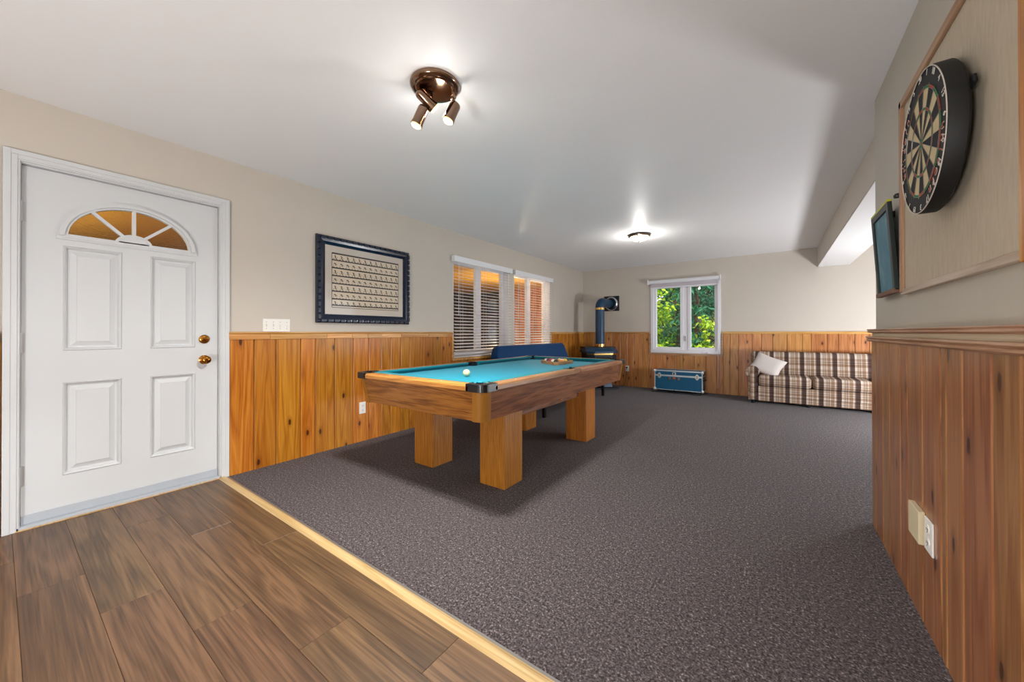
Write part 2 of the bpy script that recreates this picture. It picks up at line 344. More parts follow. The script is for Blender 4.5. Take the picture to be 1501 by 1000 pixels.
MB().box((XL, 1.011, -.002), (XR-.02, 1.021, .0035)).obj('carpet_edge_strip', plain('edge_metal', '#8d8985', .4, .6), th)

# wainscot boards: built in their own frame (x across, y depth, z up)
def board(parent, p, rz, wdt, z0, z1, mat, t=.016, name='wainscot_plank', gap=.0022, chamf=.0055):
    h = wdt/2-gap; c = chamf
    m = MB().prism([(-h, 0, z0), (-h, -t+c, z0), (-h+c, -t, z0), (h-c, -t, z0), (h, -t+c, z0), (h, 0, z0)], (0,0,0), (0, 0, z1-z0))
    o = m.obj(name, mat, parent, local=True); o.location = p; o.rotation_euler = (0, 0, rz); return o
def boards_left(edges, z0, z1):
    for a, b in zip(edges, edges[1:]): board(wl, (XL, (a+b)/2, 0), pi/2, b-a, z0, z1, M['pine'])
boards_left([1.025,1.19,1.349,1.544,1.67,1.85,2.037,2.209,2.351,2.47,2.606,2.726,2.918,3.067,3.198,3.395], 0, 1.042)
boards_left([3.395,3.55,3.70,3.84,4.02,4.2,4.35,4.52,4.68,4.86,5.02,5.2,5.36,5.55,5.7,5.85,5.985], 0, .735)
boards_left([5.985,6.14,6.304,6.48,6.65,6.82,6.992,7.11,7.223,7.415], 0, 1.06)
boards_left([-.78,-.62,-.47,-.33,-.16,.015], 0, 1.042)
def boards_far(edges, z0, z1):
    for a, b in zip(edges, edges[1:]): board(wf, ((a+b)/2, YF, 0), 0, b-a, z0, z1, M['pine_far'])
boards_far([-3.37,-3.144,-3.01,-2.882,-2.736,-2.555,-2.413,-2.293,-2.132,-1.995], 0, 1.06)
boards_far([-1.995,-1.951,-1.773,-1.676,-1.508,-1.377,-1.187,-.999,-.825,-.725], 0, .66)
boards_far([-.725,-.621,-.495,-.298,-.169,-.016,.175,.366,.478,.669,.799,.983,1.14,1.30,1.43,1.6,1.76,1.9,2.08,2.25,2.4,2.55,2.7,2.88,3.04,3.2,3.38,3.55,3.7,3.85,3.99], 0, 1.06)
er = [2.896,2.778,2.631,2.501,2.313,2.211,2.019,1.831,1.783,1.656,1.476,1.339,1.2,1.03,.9,.73,.6,.42,.27,.1,-.05,-.22,-.4]
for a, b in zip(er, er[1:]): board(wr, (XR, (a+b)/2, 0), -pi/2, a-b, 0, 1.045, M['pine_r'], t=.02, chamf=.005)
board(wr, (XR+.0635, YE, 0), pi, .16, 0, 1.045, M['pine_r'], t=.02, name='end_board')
# chair rails
def rail(parent, p, rz, L, prof, mat, name='chair_rail', bevel=.003):
    """prof: (out, z) profile, length runs along local x"""
    m = MB().prism([(-L/2, -o, z) for o, z in prof], (0,0,0), (L, 0, 0)); o = m.obj(name, mat, parent, local=True, bevel=bevel); o.location = p; o.rotation_euler = (0, 0, rz); return o
capL = [(0,1.080),(.024,1.080),(.032,1.086),(.032,1.092),(.028,1.096),(0,1.096)]
lowL = [(0,1.036),(.026,1.036),(.026,1.080),(0,1.080)]
seg = [1.022,1.30,1.77,2.02,2.19,2.35,2.60,3.0,3.405]
for a, b in zip(seg, seg[1:]): rail(wl, (XL, (a+b)/2, 0), pi/2, b-a-.001, lowL, M['rail_pine'], 'rail_board')
rail(wl, (XL, (1.022+3.405)/2, 0), pi/2, 3.405-1.022, capL, M['rail_pine'], 'rail_cap')
rail(wl, (XL, -.38, 0), pi/2, .78, capL, M['rail_pine'], 'rail_cap'); rail(wl, (XL, -.38, 0), pi/2, .78, lowL, M['rail_pine'], 'rail_board')
capF = [(0,1.060),(.020,1.060),(.024,1.070),(.030,1.086),(.030,1.096),(0,1.098)]
rail(wl, (XL, (5.98+7.43)/2, 0), pi/2, 1.45, capF, M['rail_pine'])
for a, b in ((-3.385, -1.98), (-.735, 4.0)): rail(wf, ((a+b)/2, YF, 0), 0, b-a, capF, M['rail_pine'])
def trimbox(parent, a, b, mat, name, bevel=.003): return MB().box(a, b).obj(name, mat, parent, bevel=bevel)
trimbox(wf, (-1.995,YF-.024,.655), (-1.965,YF,1.06), M['rail_r'], 'window_trim'); trimbox(wf, (-.755,YF-.024,.655), (-.725,YF,1.06), M['rail_r'], 'window_trim'); trimbox(wf, (-1.965,YF-.024,.655), (-.755,YF,.69), M['rail_r'], 'window_trim')
trimbox(wl, (XL,3.40,.725), (XL+.03,5.99,.755), M['rail_pine'], 'window_trim')
trimbox(wl, (XL,3.395,.755), (XL+.022,3.425,1.04), M['rail_pine'], 'window_trim'); trimbox(wl, (XL,5.968,.755), (XL+.022,5.992,1.07), M['rail_pine'], 'window_trim')
yc, Lr = (YE-.4)/2+.01, YE+.4+.03
rail(wr, (XR, yc, 0), -pi/2, Lr, [(0,1.085),(.026,1.085),(.034,1.091),(.030,1.097),(.036,1.102),(.034,1.106),(0,1.106)], M['rail_r'], 'rail_cap', .0015)
rail(wr, (XR, yc-.01, 0), -pi/2, Lr-.02, [(0,1.066),(.016,1.066),(.016,1.085),(0,1.085)], M['raw'], 'rail_backing', .001)
rail(wr, (XR, yc+.005, 0), -pi/2, Lr, [(0,1.036),(.028,1.036),(.036,1.042),(.036,1.049),(.030,1.053),(.040,1.058),(.038,1.066),(0,1.066)], M['rail_r'], 'rail_moulding', .0015)

# ------------------------------------------------------------------ entry door
d1 = thing('door_1', (XL, .52, 0), 'white panelled entry door with half-round fanlight and brass knob', 'door', kind='structure')
y0, y1, z0, z1 = .078, .966, .035, 2.03; xf, xb = XL-.030, XL-.075
FC, FA, FB, FZ = .52, .305, .245, 1.665     # fanlight opening
m = MB()
def bx(a, b, c, d): m.box((xb, a, c), (xf, b, d))
bx(y0, .225, z0, FZ); bx(.467, .598, .25, 1.607); bx(.835, y1, z0, FZ); bx(.225, .835, z0, .25); bx(.225, .467, .80, .985); bx(.598, .835, .80, .985); bx(.225, .835, 1.607, FZ)
angs = sorted({*[pi*i/40 for i in range(41)], atan2(z1-FZ, y1-FC), atan2(z1-FZ, y0-FC)})
def rect_pt(t):
    c, s = cos(t), sin(t); k = min([q for q in [((y1-FC)/c if c > 1e-6 else 9), ((y0-FC)/c if c < -1e-6 else 9), ((z1-FZ)/s if s > 1e-6 else 9)]]); return FC+k*c, FZ+k*s
def ell_pt(t, g=0.0):
    c, s = cos(t), sin(t); k = 1/sqrt((c/(FA+g))**2+(s/(FB+g))**2); return FC+k*c, FZ+k*s
for a, b in zip(angs, angs[1:]):
    q = [ell_pt(a), rect_pt(a), rect_pt(b), ell_pt(b)]
    m.hexa([(xb, *t) for t in q], [(xf, *t) for t in q])
leaf = m.obj('door_leaf', M['white'], d1)
for (a, b, c, d) in ((.225,.467,.985,1.607), (.598,.835,.985,1.607), (.225,.467,.25,.80), (.598,.835,.25,.80)):
    p = MB(); p.box((xb, a, c), (xf-.022, b, d))
    rings = [(0, xf-.001), (.005, xf+.006), (.013, xf-.002), (.018, xf-.017), (.028, xf-.017), (.052, xf-.004), (.054, xf-.001)]
    vs = []
    for i_, x_ in rings: vs += [(x_, a+i_, c+i_), (x_, b-i_, c+i_), (x_, b-i_, d-i_), (x_, a+i_, d-i_)]
    fs = [(4*r+i, 4*r+(i+1) % 4, 4*r+4+(i+1) % 4, 4*r+4+i) for r in range(len(rings)-1) for i in range(4)]+[tuple(4*(len(rings)-1)+i for i in range(4))]
    p.add(vs, fs); p.obj('door_panel', M['white'], leaf)
# fanlight
m = MB()
T = [pi*i/36 for i in range(37)]
for a, b in zip(T, T[1:]):
    for g0, g1, x0, x1 in ((-.028, .016, xf, xf+.012), (-.016, .004, xf, xf+.024)):
        q = [ell_pt(a, g0), ell_pt(a, g1), ell_pt(b, g1), ell_pt(b, g0)]; m.hexa([(x0-.02, *t) for t in q], [(x1, *t) for t in q])
m.box((xf-.02, FC-FA-.016, FZ-.022), (xf+.010, FC+FA+.016, FZ+.012)); m.box((xf, FC-FA+.01, FZ-.012), (xf+.015, FC+FA-.01, FZ+.004))
fan = m.obj('fanlight_frame', M['white'], d1)
def sect(r, t): return FC+r*cos(t), FZ+r*sin(t)
hub = MB()
for a, b in zip(T, T[1:]):
    for r0, r1, h in ((0, .086, .010), (.070, .086, .014)):
        q = [(FC+r0*cos(a), FZ+r0*.72*sin(a)), (FC+r1*cos(a), FZ+r1*.72*sin(a)), (FC+r1*cos(b), FZ+r1*.72*sin(b)), (FC+r0*cos(b), FZ+r0*.72*sin(b))]
        hub.hexa([(xf-.016, *t) for t in q], [(xf+h, *t) for t in q])
hub.obj('fanlight_hub', M['white'], fan)
sp = [radians(a) for a in (0, 43, 90, 137, 180)]
for t in sp[1:4]:
    e = ell_pt(t, -.02); dv = Vector((0, cos(t), sin(t))); nv = Vector((0, -sin(t), cos(t)))*.0085; a = Vector((0, FC, FZ))+dv*.06; b = Vector((0, *e))
    q = [a-nv, b-nv, b+nv, a+nv]; MB().hexa([v+Vector((xf-.016,0,0)) for v in q], [v+Vector((xf+.010,0,0)) for v in q]).obj('muntin', M['white'], fan)
for a, b in zip(sp, sp[1:]):
    g = MB(); ts = [a+(b-a)*i/10 for i in range(11)]
    for u, v in zip(ts, ts[1:]):
        q = [(FC+.05*cos(u), FZ+.04*sin(u)), ell_pt(u, -.012), ell_pt(v, -.012), (FC+.05*cos(v), FZ+.04*sin(v))]
        g.hexa([(xf-.012, *t) for t in q], [(xf-.008, *t) for t in q])
    bmg = g.obj('pane', M['fanglass'], fan)
    bm = bmesh.new(); bm.from_mesh(bmg.data); bmesh.ops.remove_doubles(bm, verts=bm.verts, dist=1e-5)
    vc = {}
    for f in bm.faces: vc.setdefault(tuple(sorted(v.index for v in f.verts)), []).append(f)
    bmesh.ops.delete(bm, geom=[f for l in vc.values() if len(l) > 1 for f in l], context='FACES'); bm.to_mesh(bmg.data); bm.free()
# frame, casing, sill, hinges, hardware
m = MB().box((XL-TH, .055, 0), (XL, .076, 2.052)).box((XL-TH, .968, 0), (XL, .985, 2.052)).box((XL-TH, .055, 2.033), (XL, .985, 2.052)).box((XL-.09, .076, .03), (XL-.077, .09, 2.033)).box((XL-.09, .954, .03), (XL-.077, .968, 2.033)).box((XL-.09, .076, 2.02), (XL-.077, .968, 2.033))
m.obj('door_jamb', M['white'], d1, bevel=.002)
def casing(pts, name):   # stepped colonial casing made of three lifts; pts = (y0,y1,z0,z1) inner->outer handled per side
    for (a, b, c, d), t in pts: name.box((XL, a, c), (XL+t, b, d))
for side in ('left', 'right', 'head'):
    c = MB()
    for t, i0, i1 in ((.012, .0, .056), (.017, .008, .050), (.021, .030, .056)):
        if side == 'left': c.box((XL, .072-i1, 0), (XL+t, .072-i0, 2.040+i1))
        elif side == 'right': c.box((XL, .970+i0, 0), (XL+t, .970+i1, 2.040+i1))
        else: c.box((XL, .072-i0, 2.040+i0), (XL+t, .970+i0, 2.040+i1))
    c.obj('casing', M['white'], d1, bevel=.002)
MB().box((XL-TH, .057, 0), (XL+.012, .984, .020)).box((XL-.03, .078, .02), (XL-.022, .966, .07)).obj('door_sill', plain('sill_vinyl', '#b4bac1', .35), d1, bevel=.003)
MB().box((XL+.012, .06, 0), (XL+.018, .98, .006)).obj('sill_edge', M['thresh'], d1)
for zc in (1.77, 1.035, .29):
    h = MB().box((xf-.002, .078, zc-.055), (xf+.002, .092, zc+.055)).cyl((xf+.008, .077, zc-.056), (xf+.008, .077, zc+.056), .0065, n=10)
    ho = h.obj('hinge', M['hinge'], d1, smooth=True)
kn = MB().lathe([(0, 0), (.032, 0), (.033, .006), (.026, .010), (.012, .014), (.011, .030), (.020, .036), (.028, .046), (.029, .056), (.022, .066), (.010, .070), (0, .070)], (xf, .885, .893), (1,0,0)); kn.obj('door_knob', M['brass'], leaf, smooth=True)
db = MB().lathe([(0, 0), (.031, 0), (.032, .008), (.024, .015), (.014, .017), (0, .018)], (xf, .885, 1.043), (1,0,0)); dbo = db.obj('deadbolt', M['brass'], leaf, smooth=True)
MB().box((xf+.016, .867, 1.037), (xf+.030, .903, 1.049)).obj('thumb_turn', M['brass'], dbo, bevel=.003)
MB().box((xf-.03, .966, .84), (xf-.001, .969, .93)).obj('strike_plate', plain('dull_strike', '#77736c', .4, .6), d1)

# ------------------------------------------------------------------ windows on the left wall with slatted blinds
def left_window(name, W, gname):
    a, b, c, d = W
    root = thing(name, (XL, (a+b)/2, c), None, None, kind='structure')
    m = MB().box((XL-TH, a, c), (XL, a+.012, d)).box((XL-TH, b-.012, c), (XL, b, d)).box((XL-TH, a, d-.012), (XL, b, d)).box((XL-TH, a, c), (XL+.018, b, c+.016))
    m.obj('window_frame', M['vinyl'], root, bevel=.002)
    mid = (a+b)/2; x1, x0 = XL-.095, XL-.145
    for u, v in ((a+.012, mid), (mid, b-.012)):
        s = MB(); w_ = .055
        s.box((x0, u, c+.016), (x1, u+w_, d-.012)).box((x0, v-w_, c+.016), (x1, v, d-.012)).box((x0, u+w_, c+.016), (x1, v-w_, c+.016+w_)).box((x0, u+w_, d-.012-w_), (x1, v-w_, d-.012))
        so = s.obj('window_sash', M['vinyl'], root, bevel=.003)
        MB().box((x0+.02, u+w_-.005, c+.066), (x0+.026, v-w_+.005, d-.062)).obj('pane', M['glass'], so)
left_window('window_1', W1, 0); left_window('window_2', W2, 0)
def blind(W, label, n=28):
    a, b, c, d = W[0]-.028, W[1]+.028, W[2], 2.02
    root = thing('window_blind', (XL+.03, (a+b)/2, d+.06), label, 'blind', group='slatted blinds on the wall behind the futon')
    MB().box((XL+.045, a, d-.012), (XL+.058, b, d+.065)).box((XL+.002, a, d-.012), (XL+.045, a+.012, d+.065)).box((XL+.002, b-.012, d-.012), (XL+.045, b, d+.065)).obj('valance', M['slat'], root, bevel=.003)
    MB().box((XL+.004, a+.014, d+.01), (XL+.043, b-.014, d+.055)).obj('headrail', M['slat'], root)
    zt = d-.025; pitch = (zt-(c+.055))/n; mesh = None
    for i in range(n+1):
        z = zt-pitch*i; tl = -.006
        s = MB().hexa([(XL+.002, a+.03, z-tl-.0015), (XL+.044, a+.03, z+tl-.0015), (XL+.044, b-.03, z+tl-.0015), (XL+.002, b-.03, z-tl-.0015)],
                      [(XL+.002, a+.03, z-tl+.0015), (XL+.044, a+.03, z+tl+.0015), (XL+.044, b-.03, z+tl+.0015), (XL+.002, b-.03, z-tl+.0015)])
        if i == n: s = MB().box((XL+.002, a+.03, z-.014), (XL+.044, b-.03, z+.006))
        s.obj('slat' if i < n else 'bottom_rail', M['slat'], root)
    for f in (.13, .5, .87):
        y = a+(b-a)*f
        MB().cyl((XL+.045, y, zt+.03), (XL+.045, y, c+.05), .0012, n=5).cyl((XL+.001, y, zt+.03), (XL+.001, y, c+.05), .0012, n=5).obj('ladder_cord', M['slat'], root)
    MB().cyl((XL+.05, a+.09, zt+.02), (XL+.05, a+.085, c+.55), .003, n=6).obj('tilt_wand', M['slat'], root)
blind(W1, 'white slatted blind over the window nearer the framed picture'); blind(W2, 'white slatted blind over the window nearer the stove')

# far window
a, b, c, d = WF
w3 = thing('window_3', ((a+b)/2, YF, c), None, None, kind='structure')
fw_ = .05
m = MB().box((a, YF-.012, c), (a+fw_, YF+TH, d)).box((b-fw_, YF-.012, c), (b, YF+TH, d)).box((a+fw_, YF-.012, c), (b-fw_, YF+TH, c+.055)).box((a+fw_, YF-.012, d-.045), (b-fw_, YF+TH, d)).box((-1.39, YF+.04, c+.055), (-1.29, YF+TH, d-.045))
m.obj('window_frame', M['vinyl'], w3, bevel=.004)
for u, v in ((a+fw_, -1.38), (-1.30, b-fw_)):
    s = MB(); e = .052; ya, yb = YF+.025, YF+.075; z0_, z1_ = c+.055, d-.045
    s.box((u, ya, z0_), (u+e, yb, z1_)).box((v-e, ya, z0_), (v, yb, z1_)).box((u+e, ya, z0_), (v-e, yb, z0_+e)).box((u+e, ya, z1_-e), (v-e, yb, z1_))
    so = s.obj('window_sash', M['vinyl'], w3, bevel=.004)
    MB().box((u+e-.004, ya+.022, z0_+e-.004), (v-e+.004, ya+.027, z1_-e+.004)).obj('pane', M['glass'], so)
MB().box((-1.352, YF+.012, .92), (-1.33, YF+.04, 1.02)).box((-1.348, YF, .95), (-1.334, YF+.014, 1.00)).obj('latch', plain('latch_grey', '#b9b4b8', .4), w3, bevel=.002)
MB().box((-1.05, YF-.03, c+.012), (-.93, YF-.012, c+.03)).cyl((-.99, YF-.03, c+.02), (-.96, YF-.06, c+.028), .006, n=8).obj('crank', M['vinyl'], w3)
rs = thing('roller_shade', (-1.38, YF-.03, 2.0), 'white roller shade rolled up above the window over the trunk', 'roller shade')
MB().cyl((-1.985, YF-.045, 2.058), (-.775, YF-.045, 2.058), .036, n=20).obj('roller', M['slat'], rs, smooth=True)
for x in (-1.995, -.762): MB().box((x-.010, YF-.085, 2.015), (x+.010, YF-.001, 2.105)).obj('bracket', M['vinyl'], rs, bevel=.003)
MB().box((-1.955, YF-.024, 1.955), (-.785, YF-.021, 2.045)).obj('shade_cloth', plain('shade_cloth', '#c9c1c8', .8), rs)
MB().box((-1.955, YF-.028, 1.935), (-.785, YF-.017, 1.957)).obj('hem_bar', M['slat'], rs, bevel=.003)
MB().tube([(-.80, YF-.035, 2.03), (-.80, YF-.04, 1.5), (-.805, YF-.045, .8), (-.80, YF-.04, .3), (-.81, YF-.045, .10)], .003, 6).tube([(-.765, YF-.035, 2.03), (-.77, YF-.045, 1.2), (-.77, YF-.04, .7)], .002, 6).obj('pull_cord', M['slat'], rs)

# glazing in the side wall of the extension (daylight reaches the sofa from there)
a, b, c, d = WE
w4 = thing('window_4', (XE, (a+b)/2, c), None, None, kind='structure')
MB().box((XE, a, c), (XE+TH, a+.06, d)).box((XE, b-.06, c), (XE+TH, b, d)).box((XE, a+.06, c), (XE+TH, b-.06, c+.06)).box((XE, a+.06, d-.06), (XE+TH, b-.06, d)).box((XE+.04, (a+b)/2-.04, c+.06), (XE+.1, (a+b)/2+.04, d-.06)).obj('window_frame', M['vinyl'], w4)
MB().box((XE+.06, a+.05, c+.05), (XE+.066, b-.05, d-.05)).obj('pane', M['glass'], w4)
pl = bpy.data.lights.new('daylight_portal', 'AREA'); pl.shape = 'RECTANGLE'; pl.size = d-c; pl.size_y = b-a; pl.cycles.is_portal = True
plo = bpy.data.objects.new('daylight_portal', pl); COL.objects.link(plo); plo.location = (XE+TH+.02, (a+b)/2, (c+d)/2); plo.rotation_euler = (0, pi/2, 0)

# ------------------------------------------------------------------ lamps
def flush_lamp(x, y, label, power, r=.145, group=None):
    root = thing('ceiling_lamp', (x, y, ZC), label, 'ceiling lamp', group=group)
    MB().lathe([(0, 0), (r*.93, 0), (r, -.012), (r*.97, -.026), (r*.86, -.034), (r*.80, -.030), (0, -.030)], (x, y, ZC), n=40).obj('base_ring', plain('bronze_ring', '#5a4a40', .3, .7), root, smooth=True)
    dome = [(r*.84*cos(t), -.030-.058*sin(t)) for t in [pi/2*i/10 for i in range(11)]]
    MB().lathe(dome, (x, y, ZC), n=40).obj('glass_dome', emit('lamp_dome', '#ffe9b4', 2.2), root, smooth=True)
    MB().lathe([(0, -.084), (.012, -.086), (.010, -.094), (.006, -.100), (0, -.104)], (x, y, ZC), n=16).obj('finial', M['bronze'], root, smooth=True)
    for t in (.6, 2.7, 4.8): MB().lathe([(0, 0), (.009, 0), (.009, .006), (0, .010)], (x+r*.86*cos(t), y+r*.86*sin(t), ZC-.034), (cos(t)*.4, sin(t)*.4, -1), n=10).obj('screw', M['gold'], root)
    l = bpy.data.lights.new('bulb', 'POINT'); l.energy = power; l.shadow_soft_size = .03; l.color = (1, .98, .94)
    lo = bpy.data.objects.new('bulb', l); COL.objects.link(lo); lo.parent = root; lo.location = (0, 0, -.24)
flush_lamp(-1.47, 5.02, 'round flush ceiling lamp with lit cream glass dome', 5)
def fill_lamp(x, y, label, power, h=1.52):  # unseen lamp, added out of frame to fill the room with light
    root = thing('fill_lamp', (x, y, 0), label, 'fill lamp')
    MB().lathe([(0, .022), (.03, .022), (.12, .014), (.135, .004), (.135, 0), (0, 0)], (x, y, 0), n=32).obj('base', M['blackm'], root, smooth=True)
    MB().cyl((x, y, .02), (x, y, h-.10), .011, n=14).obj('pole', M['blackm'], root, smooth=True)
    MB().lathe([(.012, h-.10), (.030, h-.085), (.033, h-.02), (.028, h-.02), (.025, h-.08), (0, h-.085)], (x, y, 0), n=20).obj('socket_cup', M['blackm'], root, smooth=True)
    MB().lathe([(.018, h-.03), (.05, h+.01), (.065, h+.06), (.05, h+.10), (0, h+.118)], (x, y, 0), n=24).obj('globe_bulb', emit('globe_bulb', '#fff4e0', 12), root, smooth=True)
    l = bpy.data.lights.new('bulb', 'POINT'); l.energy = power; l.shadow_soft_size = .25; l.color = (.95, .975, 1)
    lo = bpy.data.objects.new('bulb', l); COL.objects.link(lo); lo.parent = root; lo.location = (0, 0, h+.22)
fill_lamp(-.75, -1.35, 'added short globe fill lamp standing on the laminate behind the entry', 88, .25)
fill_lamp(2.15, 5.45, 'added short globe fill lamp on the carpet in the side bay beyond the partition', 125, .25)

CC = Vector((-1.458, 1.345, ZC)); Rv = Vector((.814, .581, 0)); Fv = Vector((-.581, .814, 0)); Zv = Vector((0,0,1))
sl = thing('ceiling_spotlight', CC, 'bronze round ceiling fixture with three adjustable spot heads', 'spotlight')
MB().lathe([(0, 0), (.128, 0), (.130, -.010), (.124, -.022), (.112, -.028), (.104, -.026), (.098, -.032), (0, -.036)], CC, n=48).obj('canopy', M['bronze'], sl, smooth=True)
def head(base_, mouth, stem):
    base_ = CC+base_; mouth = CC+mouth; stem = CC+stem; ax = (mouth-base_).normalized(); L = (mouth-base_).length
    h = MB().lathe([(0, 0), (.016, 0), (.026, .008), (.029, .018), (.029, L-.012), (.031, L-.012), (.031, L), (.026, L), (.026, L-.03), (0, L-.034)], base_, ax, n=28)
    ho = h.obj('spot_head', M['bronze'], sl, smooth=True)
    MB().lathe([(.0, L-.036), (.0255, L-.030), (.027, L+.004), (.020, L+.010), (0, L+.012)], base_, ax, n=24).obj('bulb_face', emit('halogen_face', '#ffe29a', .9), ho, smooth=True)
    k = base_+ax*.02
    MB().tube([stem, stem-Zv*.02, (stem+k)/2-Zv*.012, k], .008, 8).obj('swivel_arm', M['bronze'], sl, smooth=True)
    MB().lathe([(0, -.012), (.011, -.012), (.013, 0), (.011, .012), (0, .012)], stem-Zv*.03+(k-stem)*.1, (1, 0, 0), n=12).obj('swivel_joint', M['bronze'], sl, smooth=True)
    l = bpy.data.lights.new('spot_bulb', 'SPOT'); l.energy = 52; l.shadow_soft_size = .03; l.color = (1, .985, .95); l.spot_size = radians(150); l.spot_blend = 1.0
    lo = bpy.data.objects.new('spot_bulb', l); COL.objects.link(lo); lo.parent = sl; lo.location = (mouth-CC)+ax*.02; lo.rotation_euler = (ax*.5+Vector((0,0,-.8))).to_track_quat('-Z', 'Y').to_euler()
    l = bpy.data.lights.new('spot_spill', 'POINT'); l.energy = .6; l.shadow_soft_size = .02; l.color = (1, .96, .89)
    lo = bpy.data.objects.new('spot_spill', l); COL.objects.link(lo); lo.parent = sl; lo.location = (mouth-CC)+ax*.05
head(Rv*-.055-Zv*.115, Rv*-.098-Fv*.005-Zv*.218, Rv*-.045-Zv*.03)
head(Rv*.112-Zv*.100, Rv*.072-Fv*.015-Zv*.200, Rv*.095-Zv*.03)
head(Rv*-.085-Fv*.03-Zv*.050, Rv*-.010+Fv*.020-Zv*.112, Rv*-.03+Fv*.05-Zv*.03)

# ------------------------------------------------------------------ things on the left wall
pf = thing('framed_picture', (XL, 2.19, 1.18), 'framed patterned print in a ribbed navy frame above the wainscot', 'picture')
y0, y1, z0, z1 = 1.674, 2.709, 1.182, 1.990; fwid = .082
MB().box((XL+.001, y0+.02, z0+.02), (XL+.010, y1-.02, z1-.02)).obj('backing', M['dark'], pf)
frm = plain('navy_black_frame', '#0c1830', .22, 0)
for nm, (p0, p1, n_) in {'t': ((y0, z1), (y1, z1), (0, -1)), 'b': ((y0, z0), (y1, z0), (0, 1)), 'l': ((y0, z0), (y0, z1), (1, 0)), 'r': ((y1, z0), (y1, z1), (-1, 0))}.items():
    m = MB(); P0 = Vector((0, *p0)); P1 = Vector((0, *p1)); Nn = Vector((0, *n_)); D = (P1-P0).normalized(); q = fwid
    prof = [(0, 0), (0, .022), (.012, .034), (.030, .036), (.055, .030), (q-.008, .020), (q, .016), (q, 0)]
    A = [P0+Nn*o+D*o+Vector((XL+h, 0, 0)) for o, h in prof]; B = [P1+Nn*o-D*o+Vector((XL+h, 0, 0)) for o, h in prof]; k = len(prof)
    m.add(A+B, [tuple(range(k)), tuple(range(k, 2*k))]+[(i, (i+1) % k, k+(i+1) % k, k+i) for i in range(k)])
    so = m.obj('frame_side', frm, pf)
    L = (P1-P0).length; cnt = int(L/.062); rb = MB()
    for i in range(cnt):
        t = (i+.5)/cnt*(L-.05)+.025; c0 = P0+D*t+Nn*.020+Vector((XL+.034, 0, 0))
        a, b_ = c0-D*.023-Nn*.014, c0+D*.023+Nn*.014
        rb.box((XL+.028, a.y, a.z), (XL+.044, b_.y, b_.z))
    rb.obj('ribbing', frm, so, bevel=.004)
iy0, iy1, iz0, iz1 = y0+fwid-.01, y1-fwid+.01, z0+fwid-.01, z1-fwid+.01
MB().box((XL+.010, iy0, iz0), (XL+.014, iy1, iz1)).obj('mat_board', plain('mat_board', '#cbbfb3', .8), pf)
py0, py1, pz0, pz1 = iy0+.075, iy1-.070, iz0+.075, iz1-.075
pr = MB().box((XL+.014, py0, pz0), (XL+.0148, py1, pz1)).obj('print', plain('print_paper', '#d9c8b2', .8), pf)
ink = MB(); X = XL+.0152
def q2(a, b, c, d): ink.add([(X, *a), (X, *b), (X, *c), (X, *d)], [(0, 1, 2, 3)])
def line(a, b, w_):
    a = Vector(a); b = Vector(b); n_ = Vector((-(b-a).y, (b-a).x)).normalized()*w_/2; q2(a-n_, b-n_, b+n_, a+n_)
for a, b in (((py0, pz0), (py1, pz0)), ((py1, pz0), (py1, pz1)), ((py1, pz1), (py0, pz1)), ((py0, pz1), (py0, pz0))): line(a, b, .005)
rows = 7; rh = (pz1-pz0)/rows
for r_ in range(rows+1):
    z = pz1-rh*r_-(.012 if r_ == 0 else 0)+(.014 if r_ == rows else 0); nn = 24
    for i in range(nn):
        u = py0+(i+.5)/nn*(py1-py0); h = (py1-py0)/nn*.5
        pts = [(u+h*cos(t)*.95, z+.013*sin(t)) for t in [pi*j/5 for j in range(6)]]
        for p, q in zip(pts, pts[1:]): line(p, q, .0075)
        line((u-h*.6, z+.004), (u+h*.6, z+.004), .007)
    if r_ < rows-0 and r_ < 6 or r_ == 6:
        if r_ == rows: continue
        zc = z-rh*.5 if r_ else z-rh*.42
        for i in range(12):
            u = py0+(i+.55)/12*(py1-py0)
            if r_ % 2 == 0: g = [(-.012,.014),(-.004,.018),(.004,.010),(-.004,.002),(.004,-.008),(.012,-.012)]
            else: g = [(-.016,.008),(-.006,.012),(.004,.010),(.000,.000),(.010,-.006)]
            for p, q in zip(g, g[1:]): line((u+p[0], zc+p[1]), (u+q[0], zc+q[1]), .008)
            line((u-.020, zc-.006), (u-.012, zc-.010), .004); line((u+.016, zc+.004), (u+.022, zc+.000), .004)
ink.obj('ink_pattern', plain('print_ink', '#2e2420', .8), pr, fix=False)
MB().box((XL+.0165, iy0, iz0), (XL+.0185, iy1, iz1)).obj('picture_glass', M['picglass'], pf)

sw = thing('light_switch', (XL, 1.357, 1.10), 'white four-gang light switch plate resting on the chair rail', 'light switch')
MB().box((XL, 1.254, 1.098), (XL+.006, 1.460, 1.205)).obj('plate', M['plate'], sw, bevel=.002)
for i in range(4):
    y = 1.254+.206*(i+.5)/4; up = i < 2; s = 1 if up else -1
    MB().hexa([(XL+.006, y-.005, 1.140), (XL+.006, y+.005, 1.140), (XL+.006, y+.005, 1.164), (XL+.006, y-.005, 1.164)], [(XL+.016, y-.004, 1.152+s*.008-.004), (XL+.016, y+.004, 1.152+s*.008-.004), (XL+.016, y+.004, 1.152+s*.008+.004), (XL+.016, y-.004, 1.152+s*.008+.004)]).obj('toggle', M['plate'], sw)
    for z in (1.125, 1.179): MB().lathe([(0, 0), (.003, 0), (.0025, .0012), (0, .0014)], (XL+.006, y, z), (1,0,0), n=10).obj('screw', plain('screw_grey', '#8b8a88', .4, .5), sw)
